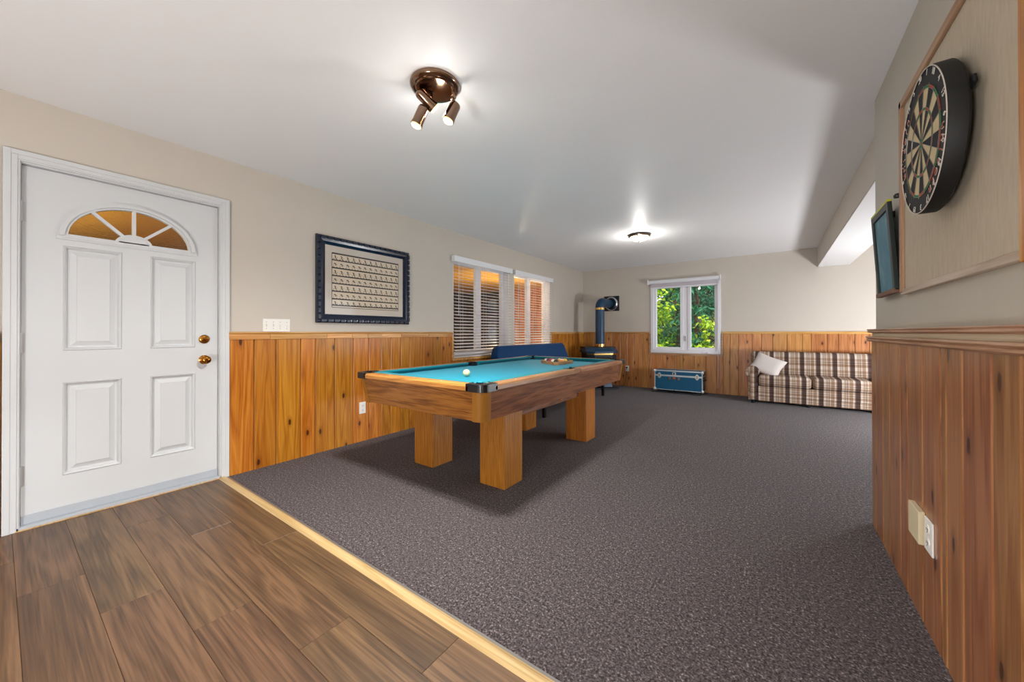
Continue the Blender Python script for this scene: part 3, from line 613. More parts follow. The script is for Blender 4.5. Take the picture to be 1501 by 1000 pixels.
def outlet(name, loc, rz, label, w_=.07, h_=.115, face=True, mat=None, t=.006):
    o = thing(name, loc, label, 'outlet', rz=rz); mat = mat or M['plate']
    MB().box((-w_/2, -t, 0), (w_/2, 0, h_)).obj('plate', mat, o, local=True, bevel=.002)
    if face:
        for z in (h_*.30, h_*.70):
            MB().cyl((0, -t-.002, z), (0, -t, z), .0165, n=20).obj('socket', mat, o, local=True)
            MB().box((-.007, -t-.0028, z-.004), (-.005, -t-.0018, z+.005)).box((.005, -t-.0028, z-.004), (.007, -t-.0018, z+.005)).cyl((0, -t-.0028, z-.009), (0, -t-.0018, z-.009), .0022, n=8).obj('slot', M['dark'], o, local=True)
    return o
PT = .0162
outlet('wall_outlet', (XL+PT, 2.133, .278), pi/2, 'white duplex outlet on the golden pine wainscot beside the pool table')
outlet('wall_outlet', (-2.417, YF-PT, .300), 0, 'white outlet on the pine wainscot beside the stove')
outlet('blank_plate', (XR-.0202, 2.052, .300), -pi/2, 'yellowed blank cover plate on the partition wainscot', .125, .122, False, M['plate_y'], .018)
outlet('wall_outlet', (XR-.0202, 1.936, .300), -pi/2, 'white outlet beside the yellowed blank plate on the partition', .082, .118)
pc = thing('power_cord', (-2.43, YF-.03, .3), 'thin cord plugged into the outlet beside the stove', 'cord')
MB().box((-2.437, YF-.05, .365), (-2.407, YF-.0255, .395)).obj('plug', M['dark'], pc, bevel=.004)
MB().tube([(-2.422, YF-.05, .38), (-2.425, YF-.06, .34), (-2.435, YF-.05, .2), (-2.45, YF-.05, .06), (-2.48, YF-.06, .008), (-2.6, YF-.09, .006)], .0035, 6).obj('cable', plain('brown_cable', '#4a3322', .5), pc)

# ------------------------------------------------------------------ pool table
PX0, PX1, PY0, PY1, PZ = -2.61, -1.343, 1.60, 4.06, .785
pcx, pcy = (PX0+PX1)/2, (PY0+PY1)/2; BED = .752; AZ0, AZ1 = .564, .748; TI = .028
pt = thing('pool_table', (pcx, pcy, 0), 'oak pool table with turquoise cloth and square legs', 'pool table')
def zc_(p, dz=0): return p
# cloth bed and slate
bed = MB().box((PX0+.10, PY0+.10, BED-.03), (PX1-.10, PY1-.10, BED)).obj('cloth_bed', M['baize'], pt)
# aprons: tapered boards, inner faces vertical
cw = .075   # run taken by each corner cap
def apron(p0, p1, nrm, mat, axis):
    """top edge from p0 to p1 (xy), outward nrm"""
    p0 = Vector((*p0, 0)); p1 = Vector((*p1, 0)); n = Vector((*nrm, 0)); t = .024
    bot = [p0-n*(TI+t), p1-n*(TI+t), p1-n*TI, p0-n*TI]; top = [p0-n*t, p1-n*t, p1, p0]
    c = (p0+p1)/2
    return MB().hexa([v+Vector((0,0,AZ0)) for v in bot], [v+Vector((0,0,AZ1)) for v in top]).obj('apron', mat, pt, bevel=.002)
apron((PX0+cw, PY0+.012), (PX1-cw, PY0+.012), (0,-1), M['oak_h'], 'x'); apron((PX0+cw, PY1-.012), (PX1-cw, PY1-.012), (0,1), M['oak_h'], 'x')
apron((PX1-.012, PY0+cw), (PX1-.012, PY1-cw), (1,0), M['oak_y'], 'y'); apron((PX0+.012, PY0+cw), (PX0+.012, PY1-cw), (-1,0), M['oak_y'], 'y')
MB().box((PX0+.06, PY0+.06, AZ0+.005), (PX1-.06, PY1-.06, AZ0+.02)).box((PX0+.07, PY0+.07, AZ1-.03), (PX1-.07, PY1-.07, BED-.03)).obj('frame_board', plain('frame_board', '#5a3d22', .7), pt)
RW = .088   # width of wooden rail top
for sx in (0, 1):
    for sy in (0, 1):
        cx = PX1-.012 if sx else PX0+.012; cy = PY1-.012 if sy else PY0+.012; ux = -1 if sx else 1; uy = -1 if sy else 1
        # rounded amber corner cap
        m = MB(); rings = []
        for z, ins in ((AZ0-.004, TI), (AZ1, 0)):
            r = .055; pts = [(cx+ux*(ins+cw+.002), cy+uy*(ins-.002))]
            c0 = (cx+ux*(ins+r), cy+uy*(ins+r))
            for i in range(7):
                t = pi/2*i/6; pts.append((c0[0]-ux*(r+.002)*sin(t), c0[1]-uy*(r+.002)*cos(t)))
            pts.append((cx+ux*(ins-.002), cy+uy*(ins+cw+.002)))
            pts.append((cx+ux*(ins+.022), cy+uy*(ins+cw+.002))); pts.append((cx+ux*(ins+.03), cy+uy*(ins+.03))); pts.append((cx+ux*(ins+cw+.002), cy+uy*(ins+.022)))
            rings.append([(x, y, z) for x, y in pts])
        n = len(rings[0]); m.add(rings[0]+rings[1], [tuple(range(n)), tuple(range(n, 2*n))]+[(i, (i+1) % n, n+(i+1) % n, n+i) for i in range(n)])
        m.obj('corner_cap', M['cap'], pt, smooth=True)
        # black corner pocket casting: rounded L with a throat
        m = MB(); ex = .012
        def corner_poly(out, r, reach):
            o = (cx-ux*out, cy-uy*out); c0 = (o[0]+ux*r, o[1]+uy*r)
            P = [(o[0]+ux*reach, o[1])]+[(c0[0]-ux*r*sin(pi/2*i/8), c0[1]-uy*r*cos(pi/2*i/8)) for i in range(9)]+[(o[0], o[1]+uy*reach)]
            return P
        outer = corner_poly(ex+.006, .05, .135)
        pk = (cx+ux*.075, cy+uy*.075); rp = .058
        a0 = atan2(uy*-1, ux*1); inner = []
        for i in range(11):   # arc round the hole, from +x arm to +y arm on the outside
            t = -pi/4 + (-pi/2+pi/2)  # placeholder start
            s = i/10; ang = s*(pi*1.0)-pi*.25
            dx, dy = cos(ang), -sin(ang)
            # ang from -45deg (towards +x,+y) round the outer side to +y
            inner.append((pk[0]+ux*rp*cos(pi/4-(s*1.5*pi)-pi/4+.0), pk[1]+uy*rp*sin(pi/4-(s*1.5*pi)-pi/4)))
        # outer goes +x arm -> corner -> +y arm ; inner from angle 0 (+x) clockwise 270deg to +y
        k = len(outer); outs = [(outer[min(int(i/10*(k-1)), k-1)]) for i in range(11)]
        zt0, zt1 = AZ1-.004, PZ+.006
        for (o1, o2), (i1, i2) in zip(zip(outs, outs[1:]), zip(inner, inner[1:])):
            m.hexa([(*o1, zt0), (*o2, zt0), (*i2, zt0), (*i1, zt0)], [(*o1, zt1-.002), (*o2, zt1-.002), (*i2, zt1), (*i1, zt1)])
        m.obj('corner_pocket_iron', M['dark'], pt, bevel=.002)
        MB().lathe([(rp+.004, .0), (rp+.004, -.09), (rp*.8, -.13), (0, -.135), (0, -.131), (rp*.76, -.126), (rp-.001, -.09), (rp-.001, 0)], (*pk, PZ-.004), n=24).obj('pocket_cup', M['dark'], pt, smooth=True)
# side pockets
for sx in (0, 1):
    cx = PX1 if sx else PX0; ux = -1 if sx else 1; c0 = (cx+ux*.098, pcy); m = MB()
    arc = [pi/2+pi*i/12 for i in range(13)]
    for a, b in zip(arc, arc[1:]):
        def P(t, r): return (c0[0]+ux*r*cos(t), c0[1]+r*sin(t))
        m.hexa([(*P(a, .062), AZ1), (*P(b, .062), AZ1), (*P(b, .046), AZ1), (*P(a, .046), AZ1)], [(*P(a, .062), PZ+.003), (*P(b, .062), PZ+.003), (*P(b, .046), PZ+.004), (*P(a, .046), PZ+.004)])
    MB().box((cx, pcy-.0605, AZ1+.002), (cx+ux*.034, pcy+.0605, PZ-.001)).obj('rail_block', M['railtop_y'], pt)
    m.obj('side_pocket_iron', M['dark'], pt, bevel=.002)
    MB().lathe([(.047, 0), (.047, -.08), (.036, -.12), (0, -.125), (0, -.120), (.033, -.115), (.045, -.08), (.045, 0)], (*c0, PZ-.004), n=22).obj('pocket_cup', M['dark'], pt, smooth=True)
# rails and cushions: 2 end rails, 4 side rails
def rail_piece(p0, p1, nin, mat):
    p0 = Vector((*p0, 0)); p1 = Vector((*p1, 0)); n = Vector((*nin, 0)); D = (p1-p0).normalized()
    prof = [(-.006, AZ1+.002), (-.006, PZ-.012), (-.001, PZ-.003), (.006, PZ), (RW-.02, PZ), (RW-.02, AZ1+.002)]
    A = [p0+n*o+Vector((0,0,z)) for o, z in prof]; B = [p1+n*o+Vector((0,0,z)) for o, z in prof]; k = len(prof)
    ro = MB().add(A+B, [tuple(range(k)), tuple(range(k, 2*k))]+[(i, (i+1) % k, k+(i+1) % k, k+i) for i in range(k)]).obj('rail', mat, pt)
    cp = [(RW-.02, PZ+.001, 0), (RW+.018, PZ+.004, .020), (RW+.038, PZ+.002, .034), (RW+.040, PZ-.008, .036), (RW+.012, BED-.002, .010), (RW-.02, BED-.002, 0)]
    A = [p0+n*o+D*e+Vector((0,0,z)) for o, z, e in cp]; B = [p1+n*o-D*e+Vector((0,0,z)) for o, z, e in cp]
    MB().add(A+B, [tuple(range(k)), tuple(range(k, 2*k))]+[(i, (i+1) % k, k+(i+1) % k, k+i) for i in range(k)]).obj('cushion', M['cushion'], ro)
    L = (p1-p0).length
    for f in ((.25, .5, .75)):
        c = p0+D*L*f+n*.035+Vector((0, 0, PZ)); MB().lathe([(0, .0006), (.005, .0006), (.005, -.002)], c, n=10).obj('sight_dot', M['plate'], ro)
g = .112
rail_piece((PX0+g, PY0), (PX1-g, PY0), (0, 1), M['railtop']); rail_piece((PX0+g, PY1), (PX1-g, PY1), (0, -1), M['railtop'])
for xx, nn in ((PX0, (1, 0)), (PX1, (-1, 0))):
    rail_piece((xx, PY0+g), (xx, pcy-.062), nn, M['railtop_y']); rail_piece((xx, pcy+.062), (xx, PY1-g), nn, M['railtop_y'])
# legs, stretchers, leg plate
LW = .222
for lx in (-2.455, -1.738):
    for ly in (2.035, 3.392):
        MB().box((lx, ly, 0), (lx+LW, ly+LW, AZ0+.004)).obj('leg', M['oak_v'], pt, bevel=.004, origin=(lx+LW/2, ly+LW/2, 0))
for lx in (-2.34, -1.645): MB().box((lx-.03, 2.257, .445), (lx+.05, 3.392, AZ0)).obj('stretcher', M['oak_y'], pt, bevel=.003)
for ly in (2.11, 3.46): MB().box((-2.233, ly, .46), (-1.738, ly+.08, AZ0)).obj('cross_brace', M['oak_h'], pt, bevel=.003)
MB().box((-1.70, 2.029, .528), (-1.62, 2.035, .552)).obj('leg_bracket', M['chrome'], pt, bevel=.001)

# balls
BR = .0286
def ball(x, y, label, col, stripe=False, cat='billiard ball', grp='billiard balls in the rack', rot=(.6,.3,0)):
    m = MB(); n, k = 20, 14; vs = []; 
    for i in range(k+1):
        t = pi*i/k
        for j in range(n): a = 2*pi*j/n; vs.append((BR*sin(t)*cos(a), BR*sin(t)*sin(a), BR*cos(t)))
    fs = [(i*n+j, (i+1)*n+j, (i+1)*n+(j+1) % n, i*n+(j+1) % n) for i in range(k) for j in range(n)]
    m.add(vs, fs); m.m = [(1 if stripe and (i < 4 or i > k-5) else 0) for i in range(k) for j in range(n)]
    o = m.obj('billiard_ball', [BM(col), BM('#efe6cc')], smooth=True); o.location = (x, y, BED+BR); o.rotation_euler = rot
    o.data.set_sharp_from_angle(angle=pi)
    return tag(o, label, cat, grp)
_bm = {}
def BM(c):
    if c not in _bm: _bm[c] = plain('ball_'+c[1:], c, .12, 0, Coat_Weight=.6)
    return _bm[c]
ball(-1.914, 2.085, 'cream cue ball alone on the turquoise cloth', '#f1dfae', grp='billiard balls on the cloth')
RC = Vector((-1.905, 3.50)); ang = radians(-4); e1 = Vector((cos(ang), sin(ang))); e2 = Vector((-sin(ang), cos(ang)))   # e1 points to the long side facing the room
S_ = 2*BR; cols = [('#16181a', 'black'), ('#d5691f', 'orange'), ('#e2982a', 'amber'), ('#e8c23c', 'yellow'), ('#1d5a3c', 'green'), ('#7a2430', 'maroon'), ('#2a3f8f', 'blue'), ('#5a3672', 'purple'), ('#b3322b', 'red')]
row0 = [('#16181a', 0, 'black'), ('#e08a2a', 0, 'orange'), ('#e2982a', 1, 'amber striped'), ('#e8c23c', 0, 'yellow'), ('#1d5a3c', 0, 'green')]
row1 = [('#2a3f8f', 1, 'blue striped'), ('#1d5a3c', 1, 'green striped'), ('#e8c23c', 1, 'yellow striped'), ('#7a2430', 0, 'maroon')]
row2 = [('#b3322b', 0, 'red'), ('#5a3672', 1, 'purple striped'), ('#2a3f8f', 0, 'blue')]
row3 = [('#5a3672', 0, 'purple'), ('#b3322b', 1, 'red striped')]; row4 = [('#7a2430', 1, 'maroon striped')]
for r_, row in enumerate((row0, row1, row2, row3, row4)):
    for i, (c, st, nm) in enumerate(row):
        q = RC+e1*(2*S_*.866*.667-r_*S_*.866)*1.01+e2*(i-(len(row)-1)/2)*S_*1.01
        ball(q.x, q.y, nm+' billiard ball in the wooden triangle', c, bool(st), rot=(1.2+i, .4*r_, .3*i))
tri = [RC+(e1*cos(t)+e2*sin(t))*.205 for t in (radians(60), radians(180), radians(300))]
rk = MB(); ctr = RC
def rounded_tri(R_, rad):
    V = [RC+(e1*cos(t)+e2*sin(t))*R_ for t in (radians(60), radians(180), radians(300))]; out = []
    for i, v in enumerate(V):
        a = (V[i-1]-v).normalized(); b = (V[(i+1) % 3]-v).normalized(); bis = (a+b).normalized(); c = v+bis*rad*2; st = -a.orthogonal() if False else None
        A0 = v+a*rad*1.732; B0 = v+b*rad*1.732; va = A0-c; vb = B0-c
        for j in range(6):
            u = (va*(1-j/5)+vb*(j/5)).normalized()*rad; out.append(c+u)
    return out
oi, ii = rounded_tri(.237, .042), rounded_tri(.237-.026, .030); n = len(oi)
vs = [(p.x, p.y, z) for ring, z in ((oi, BED+.0005), (oi, BED+.034), (ii, BED+.034), (ii, BED+.0005)) for p in ring]
rk.add(vs, [(k*n+i, k*n+(i+1) % n, ((k+1) % 4)*n+(i+1) % n, ((k+1) % 4)*n+i) for k in range(4) for i in range(n)])
tag(rk.obj('ball_rack', wood('rack_wood', '#c79a6a', '#b08050', '#8a5c34', axis='y', knots=False), smooth=True), 'wooden triangle rack holding the balls on the cloth', 'ball rack')

# ------------------------------------------------------------------ futon by the windows
ft = thing('futon', (-2.9, 5.05, 0), 'navy blue futon with black legs below the slatted blinds', 'futon')
fy0, fy1 = 4.01, 6.10
def slab(pts4, y0, y1, ch, name, mat, bev=.035):
    """cushion: side profile pts4 (x,z) quad; chamfered top corners of size ch"""
    (ax, az), (bx_, bz), (cx, cz), (dx, dz) = pts4   # bottom front, top front, top back, bottom back
    def at(s, front):
        p, q = ((ax, az), (bx_, bz)) if front else ((dx, dz), (cx, cz)); return (p[0]+(q[0]-p[0])*s, p[1]+(q[1]-p[1])*s)
    H = sqrt((bx_-ax)**2+(bz-az)**2); s1 = 1-ch/H
    poly = [(y0+.02, 0), (y0, s1), (y0+ch*.75, 1), (y1-ch*.35, 1), (y1-.005, 1-ch*.3/H), (y1, 0)]
    fr = [(at(s, 1)[0], y, at(s, 1)[1]) for y, s in poly]; bk = [(at(s, 0)[0], y, at(s, 0)[1]) for y, s in poly]; n = len(poly)
    return MB().add(fr+bk, [tuple(range(n)), tuple(range(n, 2*n))]+[(i, (i+1) % n, n+(i+1) % n, n+i) for i in range(n)]).obj(name, mat, ft, bevel=bev, seg=4, smooth=True)
slab([(-2.98, .34), (-3.215, .905), (-3.335, .865), (-3.14, .30)], fy0, fy1, .14, 'back_cushion', M['futon'])
slab([(-2.42, .27), (-2.42, .42), (-3.05, .42), (-3.05, .27)], fy0, fy1, .0301, 'seat_cushion', M['futon'], .03)
m = MB().box((-2.46, fy0+.03, .225), (-2.42, fy1-.03, .268)).box((-3.10, fy0+.03, .225), (-3.06, fy1-.03, .268))
for i in range(9): m.box((-3.06, fy0+.08+i*.23, .235), (-2.46, fy0+.12+i*.23, .262))
m.obj('base_frame', M['blackm'], ft)
for y in (fy0+.055, fy1-.055):
    MB().box((-2.46, y-.02, 0), (-2.42, y+.02, .225)).obj('leg', M['blackm'], ft, bevel=.003); MB().box((-3.26, y-.02, 0), (-3.22, y+.02, .56)).obj('leg', M['blackm'], ft, bevel=.003)
    MB().box((-3.22, y-.02, .13), (-2.46, y+.02, .16)).obj('side_bar', M['blackm'], ft, bevel=.003)
    y = y+.12*(1 if y < 5 else -1)
    MB().hexa([(-3.10, y-.02, .268), (-3.06, y-.02, .268), (-3.06, y+.02, .268), (-3.10, y+.02, .268)], [(-3.38+.02, y-.02, .86), (-3.34, y-.02, .86), (-3.34, y+.02, .86), (-3.38+.02, y+.02, .86)]).obj('back_support', M['blackm'], ft)

ft.location.x += .045

# ------------------------------------------------------------------ gas stove in the corner
st = thing('gas_stove', (-2.83, 6.91, 0), 'dark blue freestanding stove with gold trim in the room corner', 'stove', rz=radians(42))
def L(name, mb, mat, par=None, **k): return mb.obj(name, mat, par or st, local=True, **k)
# local frame: -y is the front
L('base_plate', MB().box((-.30, -.30, .0), (.30, .20, .03)), M['stoveblk'], bevel=.006)
L('pedestal', MB().hexa([(-.22,-.20,.03),(.22,-.20,.03),(.22,.14,.03),(-.22,.14,.03)], [(-.17,-.16,.22),(.17,-.16,.22),(.17,.12,.22),(-.17,.12,.22)]), M['navy'], bevel=.006)
L('firebox', MB().box((-.29, -.20, .22), (.29, .18, .72)), M['stoveblk'], bevel=.008)
m = MB(); pts = [(-.29,-.20),(-.17,-.29),(.17,-.29),(.29,-.20)]
n = 4; m.add([(x, y, .25) for x, y in pts]+[(x, y, .66) for x, y in pts], [(0,1,5,4),(1,2,6,5),(2,3,7,6),(3,0,4,7),(0,3,2,1),(4,5,6,7)])
dr = L('front_door', m, M['stoveblk'], bevel=.004)
L('viewing_glass', MB().box((-.15, -.294, .32), (.15, -.288, .61)), plain('fire_glass', '#050608', .05), dr)
L('gold_trim', MB().box((-.18, -.30, .66), (.18, -.285, .69)).prism([(-.18,-.30,.66),(-.30,-.21,.66),(-.29,-.20,.66),(-.17,-.285,.66)], (0,0,0), (0,0,.03)).prism([(.18,-.30,.66),(.30,-.21,.66),(.29,-.20,.66),(.17,-.285,.66)], (0,0,0), (0,0,.03)), M['gold'])
m = MB(); lo = [(-.32,.20),(-.32,-.20),(-.18,-.33),(.18,-.33),(.32,-.20),(.32,.20)]; hi = [(-.30,.19),(-.30,-.15),(-.15,-.24),(.15,-.24),(.30,-.15),(.30,.19)]; n = 6
m.add([(x, y, .69) for x, y in lo]+[(x, y, .725) for x, y in lo]+[(x, y, .785) for x, y in hi], [tuple(range(6)), tuple(range(12, 18))]+[(k*6+i, k*6+(i+1) % 6, k*6+6+(i+1) % 6, k*6+6+i) for k in (0, 1) for i in range(6)])
L('hood', m, M['navy'], bevel=.004)
L('top_plate', MB().box((-.31, -.13, .785), (.31, .20, .805)), M['stoveblk'], bevel=.004)
for x in (-.26, .26):
    for y in (-.26, .16): L('foot', MB().cyl((x, y, 0), (x, y, .035), .018, n=10), M['stoveblk'])
fp = thing('flue_pipe', (-2.79, 6.90, .805), 'navy flue pipe with gold collars bending into the wall', 'flue pipe')
px, py, pr_ = -2.79, 6.90, .088
MB().cyl((px, py, .805), (px, py, 1.60), pr_, n=28).obj('pipe', M['navy'], fp, smooth=True)
MB().cyl((px, py, .806), (px, py, .875), pr_*.72, n=24).obj('pipe_stub', M['gold'], fp, smooth=True)
MB().cyl((px, py, 1.535), (px, py, 1.575), pr_+.006, n=28).obj('gold_collar', M['gold'], fp, smooth=True); MB().cyl((px, py, .81), (px, py, .862), pr_+.005, n=28).obj('gold_collar', M['gold'], fp, smooth=True)
zc, rb = 1.685, .12
el = [(px, py+rb-rb*cos(t), zc-rb+rb*sin(t)) for t in [pi/2*i/10 for i in range(11)]]
MB().tube([(px, py, 1.55)]+el+[(px, YF-.02, zc)], pr_, 24).obj('elbow', M['navy'], fp, smooth=True)
vp = thing('vent_plate', (-2.745, YF, 1.53), 'square black vent plate with a chrome ring behind the flue elbow', 'vent')
MB().box((-2.905, YF-.012, 1.532), (-2.585, YF, 1.842)).obj('plate', M['stoveblk'], vp, bevel=.003)
MB().lathe([(.100, 0), (.100, .035), (.120, .040), (.140, .022), (.148, 0)], (-2.752, YF-.012, zc), (0,-1,0), n=40).obj('escutcheon_ring', M['chrome'], vp, smooth=True)

# ------------------------------------------------------------------ trunk
TX0, TX1, TY0, TY1, TZ0, TZ1 = -1.80, -1.005, 7.08, 7.395, .045, .395
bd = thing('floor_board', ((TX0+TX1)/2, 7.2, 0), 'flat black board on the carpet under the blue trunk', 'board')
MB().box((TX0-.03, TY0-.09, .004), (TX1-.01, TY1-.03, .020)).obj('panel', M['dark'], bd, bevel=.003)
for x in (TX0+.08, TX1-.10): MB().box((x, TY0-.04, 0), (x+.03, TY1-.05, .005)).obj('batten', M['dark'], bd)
tk = thing('trunk', ((TX0+TX1)/2, (TY0+TY1)/2, .02), 'blue steamer trunk with silver edging below the far window', 'trunk')
for x in (TX0+.04, TX1-.10): MB().box((x, TY0+.03, .02), (x+.06, TY1-.03, TZ0)).obj('skid', M['dark'], tk)
lidz = .302
MB().box((TX0, TY0, TZ0), (TX1, TY1, lidz-.002)).obj('body', M['trunkblue'], tk, bevel=.004)
lid = MB().box((TX0, TY0, lidz), (TX1, TY1, TZ1)).obj('lid', M['trunkblue'], tk, bevel=.004)
e = .012
def edge(a, b, par, name='metal_edging', mat=None): MB().box(a, b).obj(name, mat or M['steel'], par, bevel=.0015)
o_ = .003
edge((TX0-o_, TY0-o_, TZ1-.016), (TX1+o_, TY0+e, TZ1+o_), lid); edge((TX0-o_, TY0+e, TZ1-.016), (TX0+e, TY1, TZ1+o_), lid); edge((TX1-e, TY0+e, TZ1-.016), (TX1+o_, TY1, TZ1+o_), lid); edge((TX0+e, TY1-e, TZ1-.01), (TX1-e, TY1+o_, TZ1+o_), lid)
edge((TX0-o_, TY0-o_, lidz), (TX1+o_, TY0+.004, lidz+.016), lid); edge((TX0-o_, TY0-o_, lidz-.014), (TX1+o_, TY0+.004, lidz-.002), tk)
edge((TX1-.004, TY0+.004, lidz), (TX1+o_, TY1, lidz+.016), lid)
for x in (TX0-o_, TX1-e): edge((x, TY0-o_, TZ0), (x+e+o_, TY0+e, lidz-.014), tk); edge((x, TY0-o_, lidz+.016), (x+e+o_, TY0+e, TZ1-.016), lid)
edge((TX0-o_, TY0-o_, TZ0-o_), (TX1+o_, TY0+e, TZ0+.008), tk); edge((TX1-e, TY0+e, TZ0-o_), (TX1+o_, TY1, TZ0+.008), tk)
for x in (TX0, TX1):
    for z, par in ((TZ0+.012, tk), (TZ1-.012, lid)):
        MB().lathe([(0, .010), (.012, .010), (.026, .004), (.028, 0)], (x, TY0-.002, z), (0,-1,0), n=14).obj('corner_cover', M['steel'], par, smooth=True)
def diamond(cx, cz, w_, h_, par, name, mat, dep=.010):
    P = [(cx-w_*.6, cz-h_*.2), (cx-w_*.6, cz+h_*.2), (cx-w_*.3, cz+h_*.4), (cx, cz+h_*.5), (cx+w_*.3, cz+h_*.4), (cx+w_*.6, cz+h_*.2), (cx+w_*.6, cz-h_*.2), (cx+w_*.3, cz-h_*.4), (cx, cz-h_*.5), (cx-w_*.3, cz-h_*.4)]
    return MB().prism([(x, TY0-.003, z) for x, z in P], (0,0,0), (0, -dep, 0)).obj(name, mat, par, bevel=.002)
brz = plain('worn_latch', '#b9a58c', .35, .8)
for cx in (TX0+.085, TX1-.085):
    d_ = diamond(cx, lidz, .050, .105, tk, 'latch', M['steel']); MB().box((cx-.014, TY0-.020, lidz-.032), (cx+.014, TY0-.012, lidz+.030)).obj('latch_hasp', brz, d_, bevel=.003)
cx = (TX0+TX1)/2-.06
lk = MB().box((cx-.032, TY0-.010, lidz+.012), (cx+.032, TY0-.002, lidz+.066)).obj('lock', M['steel'], tk, bevel=.004); MB().cyl((cx, TY0-.018, lidz+.040), (cx, TY0-.009, lidz+.040), .016, n=16).obj('lock_cylinder', plain('lock_dark', '#3a3733', .4, .6), lk)
MB().prism([(cx-.030, TY0-.002, lidz-.060), (cx+.030, TY0-.002, lidz-.060), (cx+.022, TY0-.002, lidz-.018), (cx-.022, TY0-.002, lidz-.018)], (0,0,0), (0,-.010,0)).obj('lock_plate', plain('copper_plate', '#b4683e', .35, .8), tk, bevel=.003)
for s in (-1, 1): diamond(cx+s*.078, lidz-.052, .042, .052, tk, 'badge', M['chrome'], .006)
for x, z in ((cx, TZ0+.004), ): MB().lathe([(0, .008), (.008, .007), (.012, 0)], (x, TY0-.002, z), (0,-1,0), n=12).obj('stud', M['chrome'], tk, smooth=True)
MB().tube([(TX1+.004, TY0+.07, .24), (TX1+.03, TY0+.09, .235), (TX1+.03, TY0+.21, .235), (TX1+.004, TY0+.23, .24)], .008, 8).obj('side_handle', plain('leather_handle', '#3b2419', .6), tk, smooth=True)

# ------------------------------------------------------------------ sofa
sf = thing('sofa', (.75, 7.05, 0), 'brown and cream plaid sofa against the far wall', 'sofa')
SX0, SX1, SY0, SY1 = -.345, 1.87, 6.72, 7.395
for x0, x1, s in ((SX0, SX0+.165, 1), (SX1-.165, SX1, -1)):
    # rolled arm: profile in xz extruded along y
    c0 = (x0+x1)/2-s*.012; P = []
    for t in [radians(-50)+radians(280)*i/18 for i in range(19)]: P.append((c0+.088*cos(t), .475+.088*sin(t)))
    P += [(x0+.018, .42), (x0+.012, .06), (x1-.012, .06), (x1-.018, .42)] if False else [(x0+.02, .41), (x0+.02, .055), (x1-.02, .055), (x1-.02, .41)]
    MB().prism([(x, SY0+.02, z) for x, z in P], (0,0,0), (0, SY1-SY0-.08, 0)).obj('arm', M['plaid'], sf, bevel=.008, seg=3, smooth=True)
    MB().prism([(x0+.045, SY0+.005, .07), (x1-.045, SY0+.005, .07), (x1-.045, SY0+.005, .47), (x0+.045, SY0+.005, .47)], (0,0,0), (0, .02, 0)).obj('arm_front', M['plaid'], sf, bevel=.006)
xi0, xi1 = SX0+.15, SX1-.15
bk = rbox((SX0+.03, SY1-.24, .30), (SX1-.03, SY1-.01, .775), .055, 4)
bk.v = [(x, y-(.775-z)*.12+.02 if y < SY1-.12 else y, z) for x, y, z in bk.v]
bk.obj('backrest', M['plaid'], sf, smooth=True)
cwid = (xi1-xi0)/3
for i in range(3):
    c = rbox((xi0+cwid*i+.003, SY0-.01, .275), (xi0+cwid*(i+1)-.003, SY1-.20, .425), .045, 4); mx_ = xi0+cwid*(i+.5)
    c.v = [(x, y, z+(.022*cos((x-mx_)/cwid*2.6)*cos((y-7.0)*2.6) if z > .35 else 0)) for x, y, z in c.v]
    c.obj('seat_cushion', M['plaid'], sf, smooth=True)
MB().box((xi0-.01, SY0+.012, .135), (xi1+.01, SY1-.05, .272)).obj('front_rail', M['plaid'], sf, bevel=.008)
MB().box((xi0-.02, SY0+.03, .045), (xi1+.02, SY0+.045, .134)).box((xi0-.02, SY0+.05, .06), (xi1+.02, SY1-.06, .13)).obj('skirt', M['plaid'], sf, bevel=.004)
MB().box((SX0+.03, SY1-.05, .06), (SX1-.03, SY1-.012, .60)).obj('back_panel', M['plaid'], sf)
for x in (SX0+.08, SX1-.08):
    for y in (SY0+.07, SY1-.08): MB().cyl((x, y, 0), (x, y, .062), .022, .028, n=12).obj('foot', M['dark'], sf)
for x in (.4, 1.1):
    for y in (SY0+.09, SY1-.08): MB().cyl((x, y, 0), (x, y, .062), .022, .028, n=12).obj('foot', M['dark'], sf)
# pillow leaning on the arm
nP = 14; vs = []
for sgn in (1, -1):
    for i in range(nP+1):
        for j in range(nP+1):
            u, v = i/nP*2-1, j/nP*2-1; k = (1-u**4)*(1-v**4); pin = 1-.10*(1-abs(u)*abs(v))*(max(abs(u), abs(v))**6)
            vs.append((u*.205*pin, v*.165*pin, sgn*.060*max(k, 0)**.55))
N1 = (nP+1)**2; fs = []
for s in range(2):
    for i in range(nP):
        for j in range(nP): q = [s*N1+i*(nP+1)+j, s*N1+(i+1)*(nP+1)+j, s*N1+(i+1)*(nP+1)+j+1, s*N1+i*(nP+1)+j+1]; fs.append(tuple(q if s == 0 else q[::-1]))
pm = MB().add(vs, fs); pw = pm.obj('throw_pillow', M['pillow'], smooth=True)
bm = bmesh.new(); bm.from_mesh(pw.data); bmesh.ops.remove_doubles(bm, verts=bm.verts, dist=2e-4); bmesh.ops.recalc_face_normals(bm, faces=bm.faces); bm.to_mesh(pw.data); bm.free()
pw.data.set_sharp_from_angle(angle=pi)
pw.matrix_world = Matrix.Translation((-.085, 6.985, .570)) @ Matrix.Rotation(radians(-4), 4, 'Z') @ Matrix.Rotation(radians(62), 4, 'X') @ Matrix.Rotation(radians(-24), 4, 'Z')
tag(pw, 'pale square throw pillow leaning on the plaid sofa arm', 'pillow')

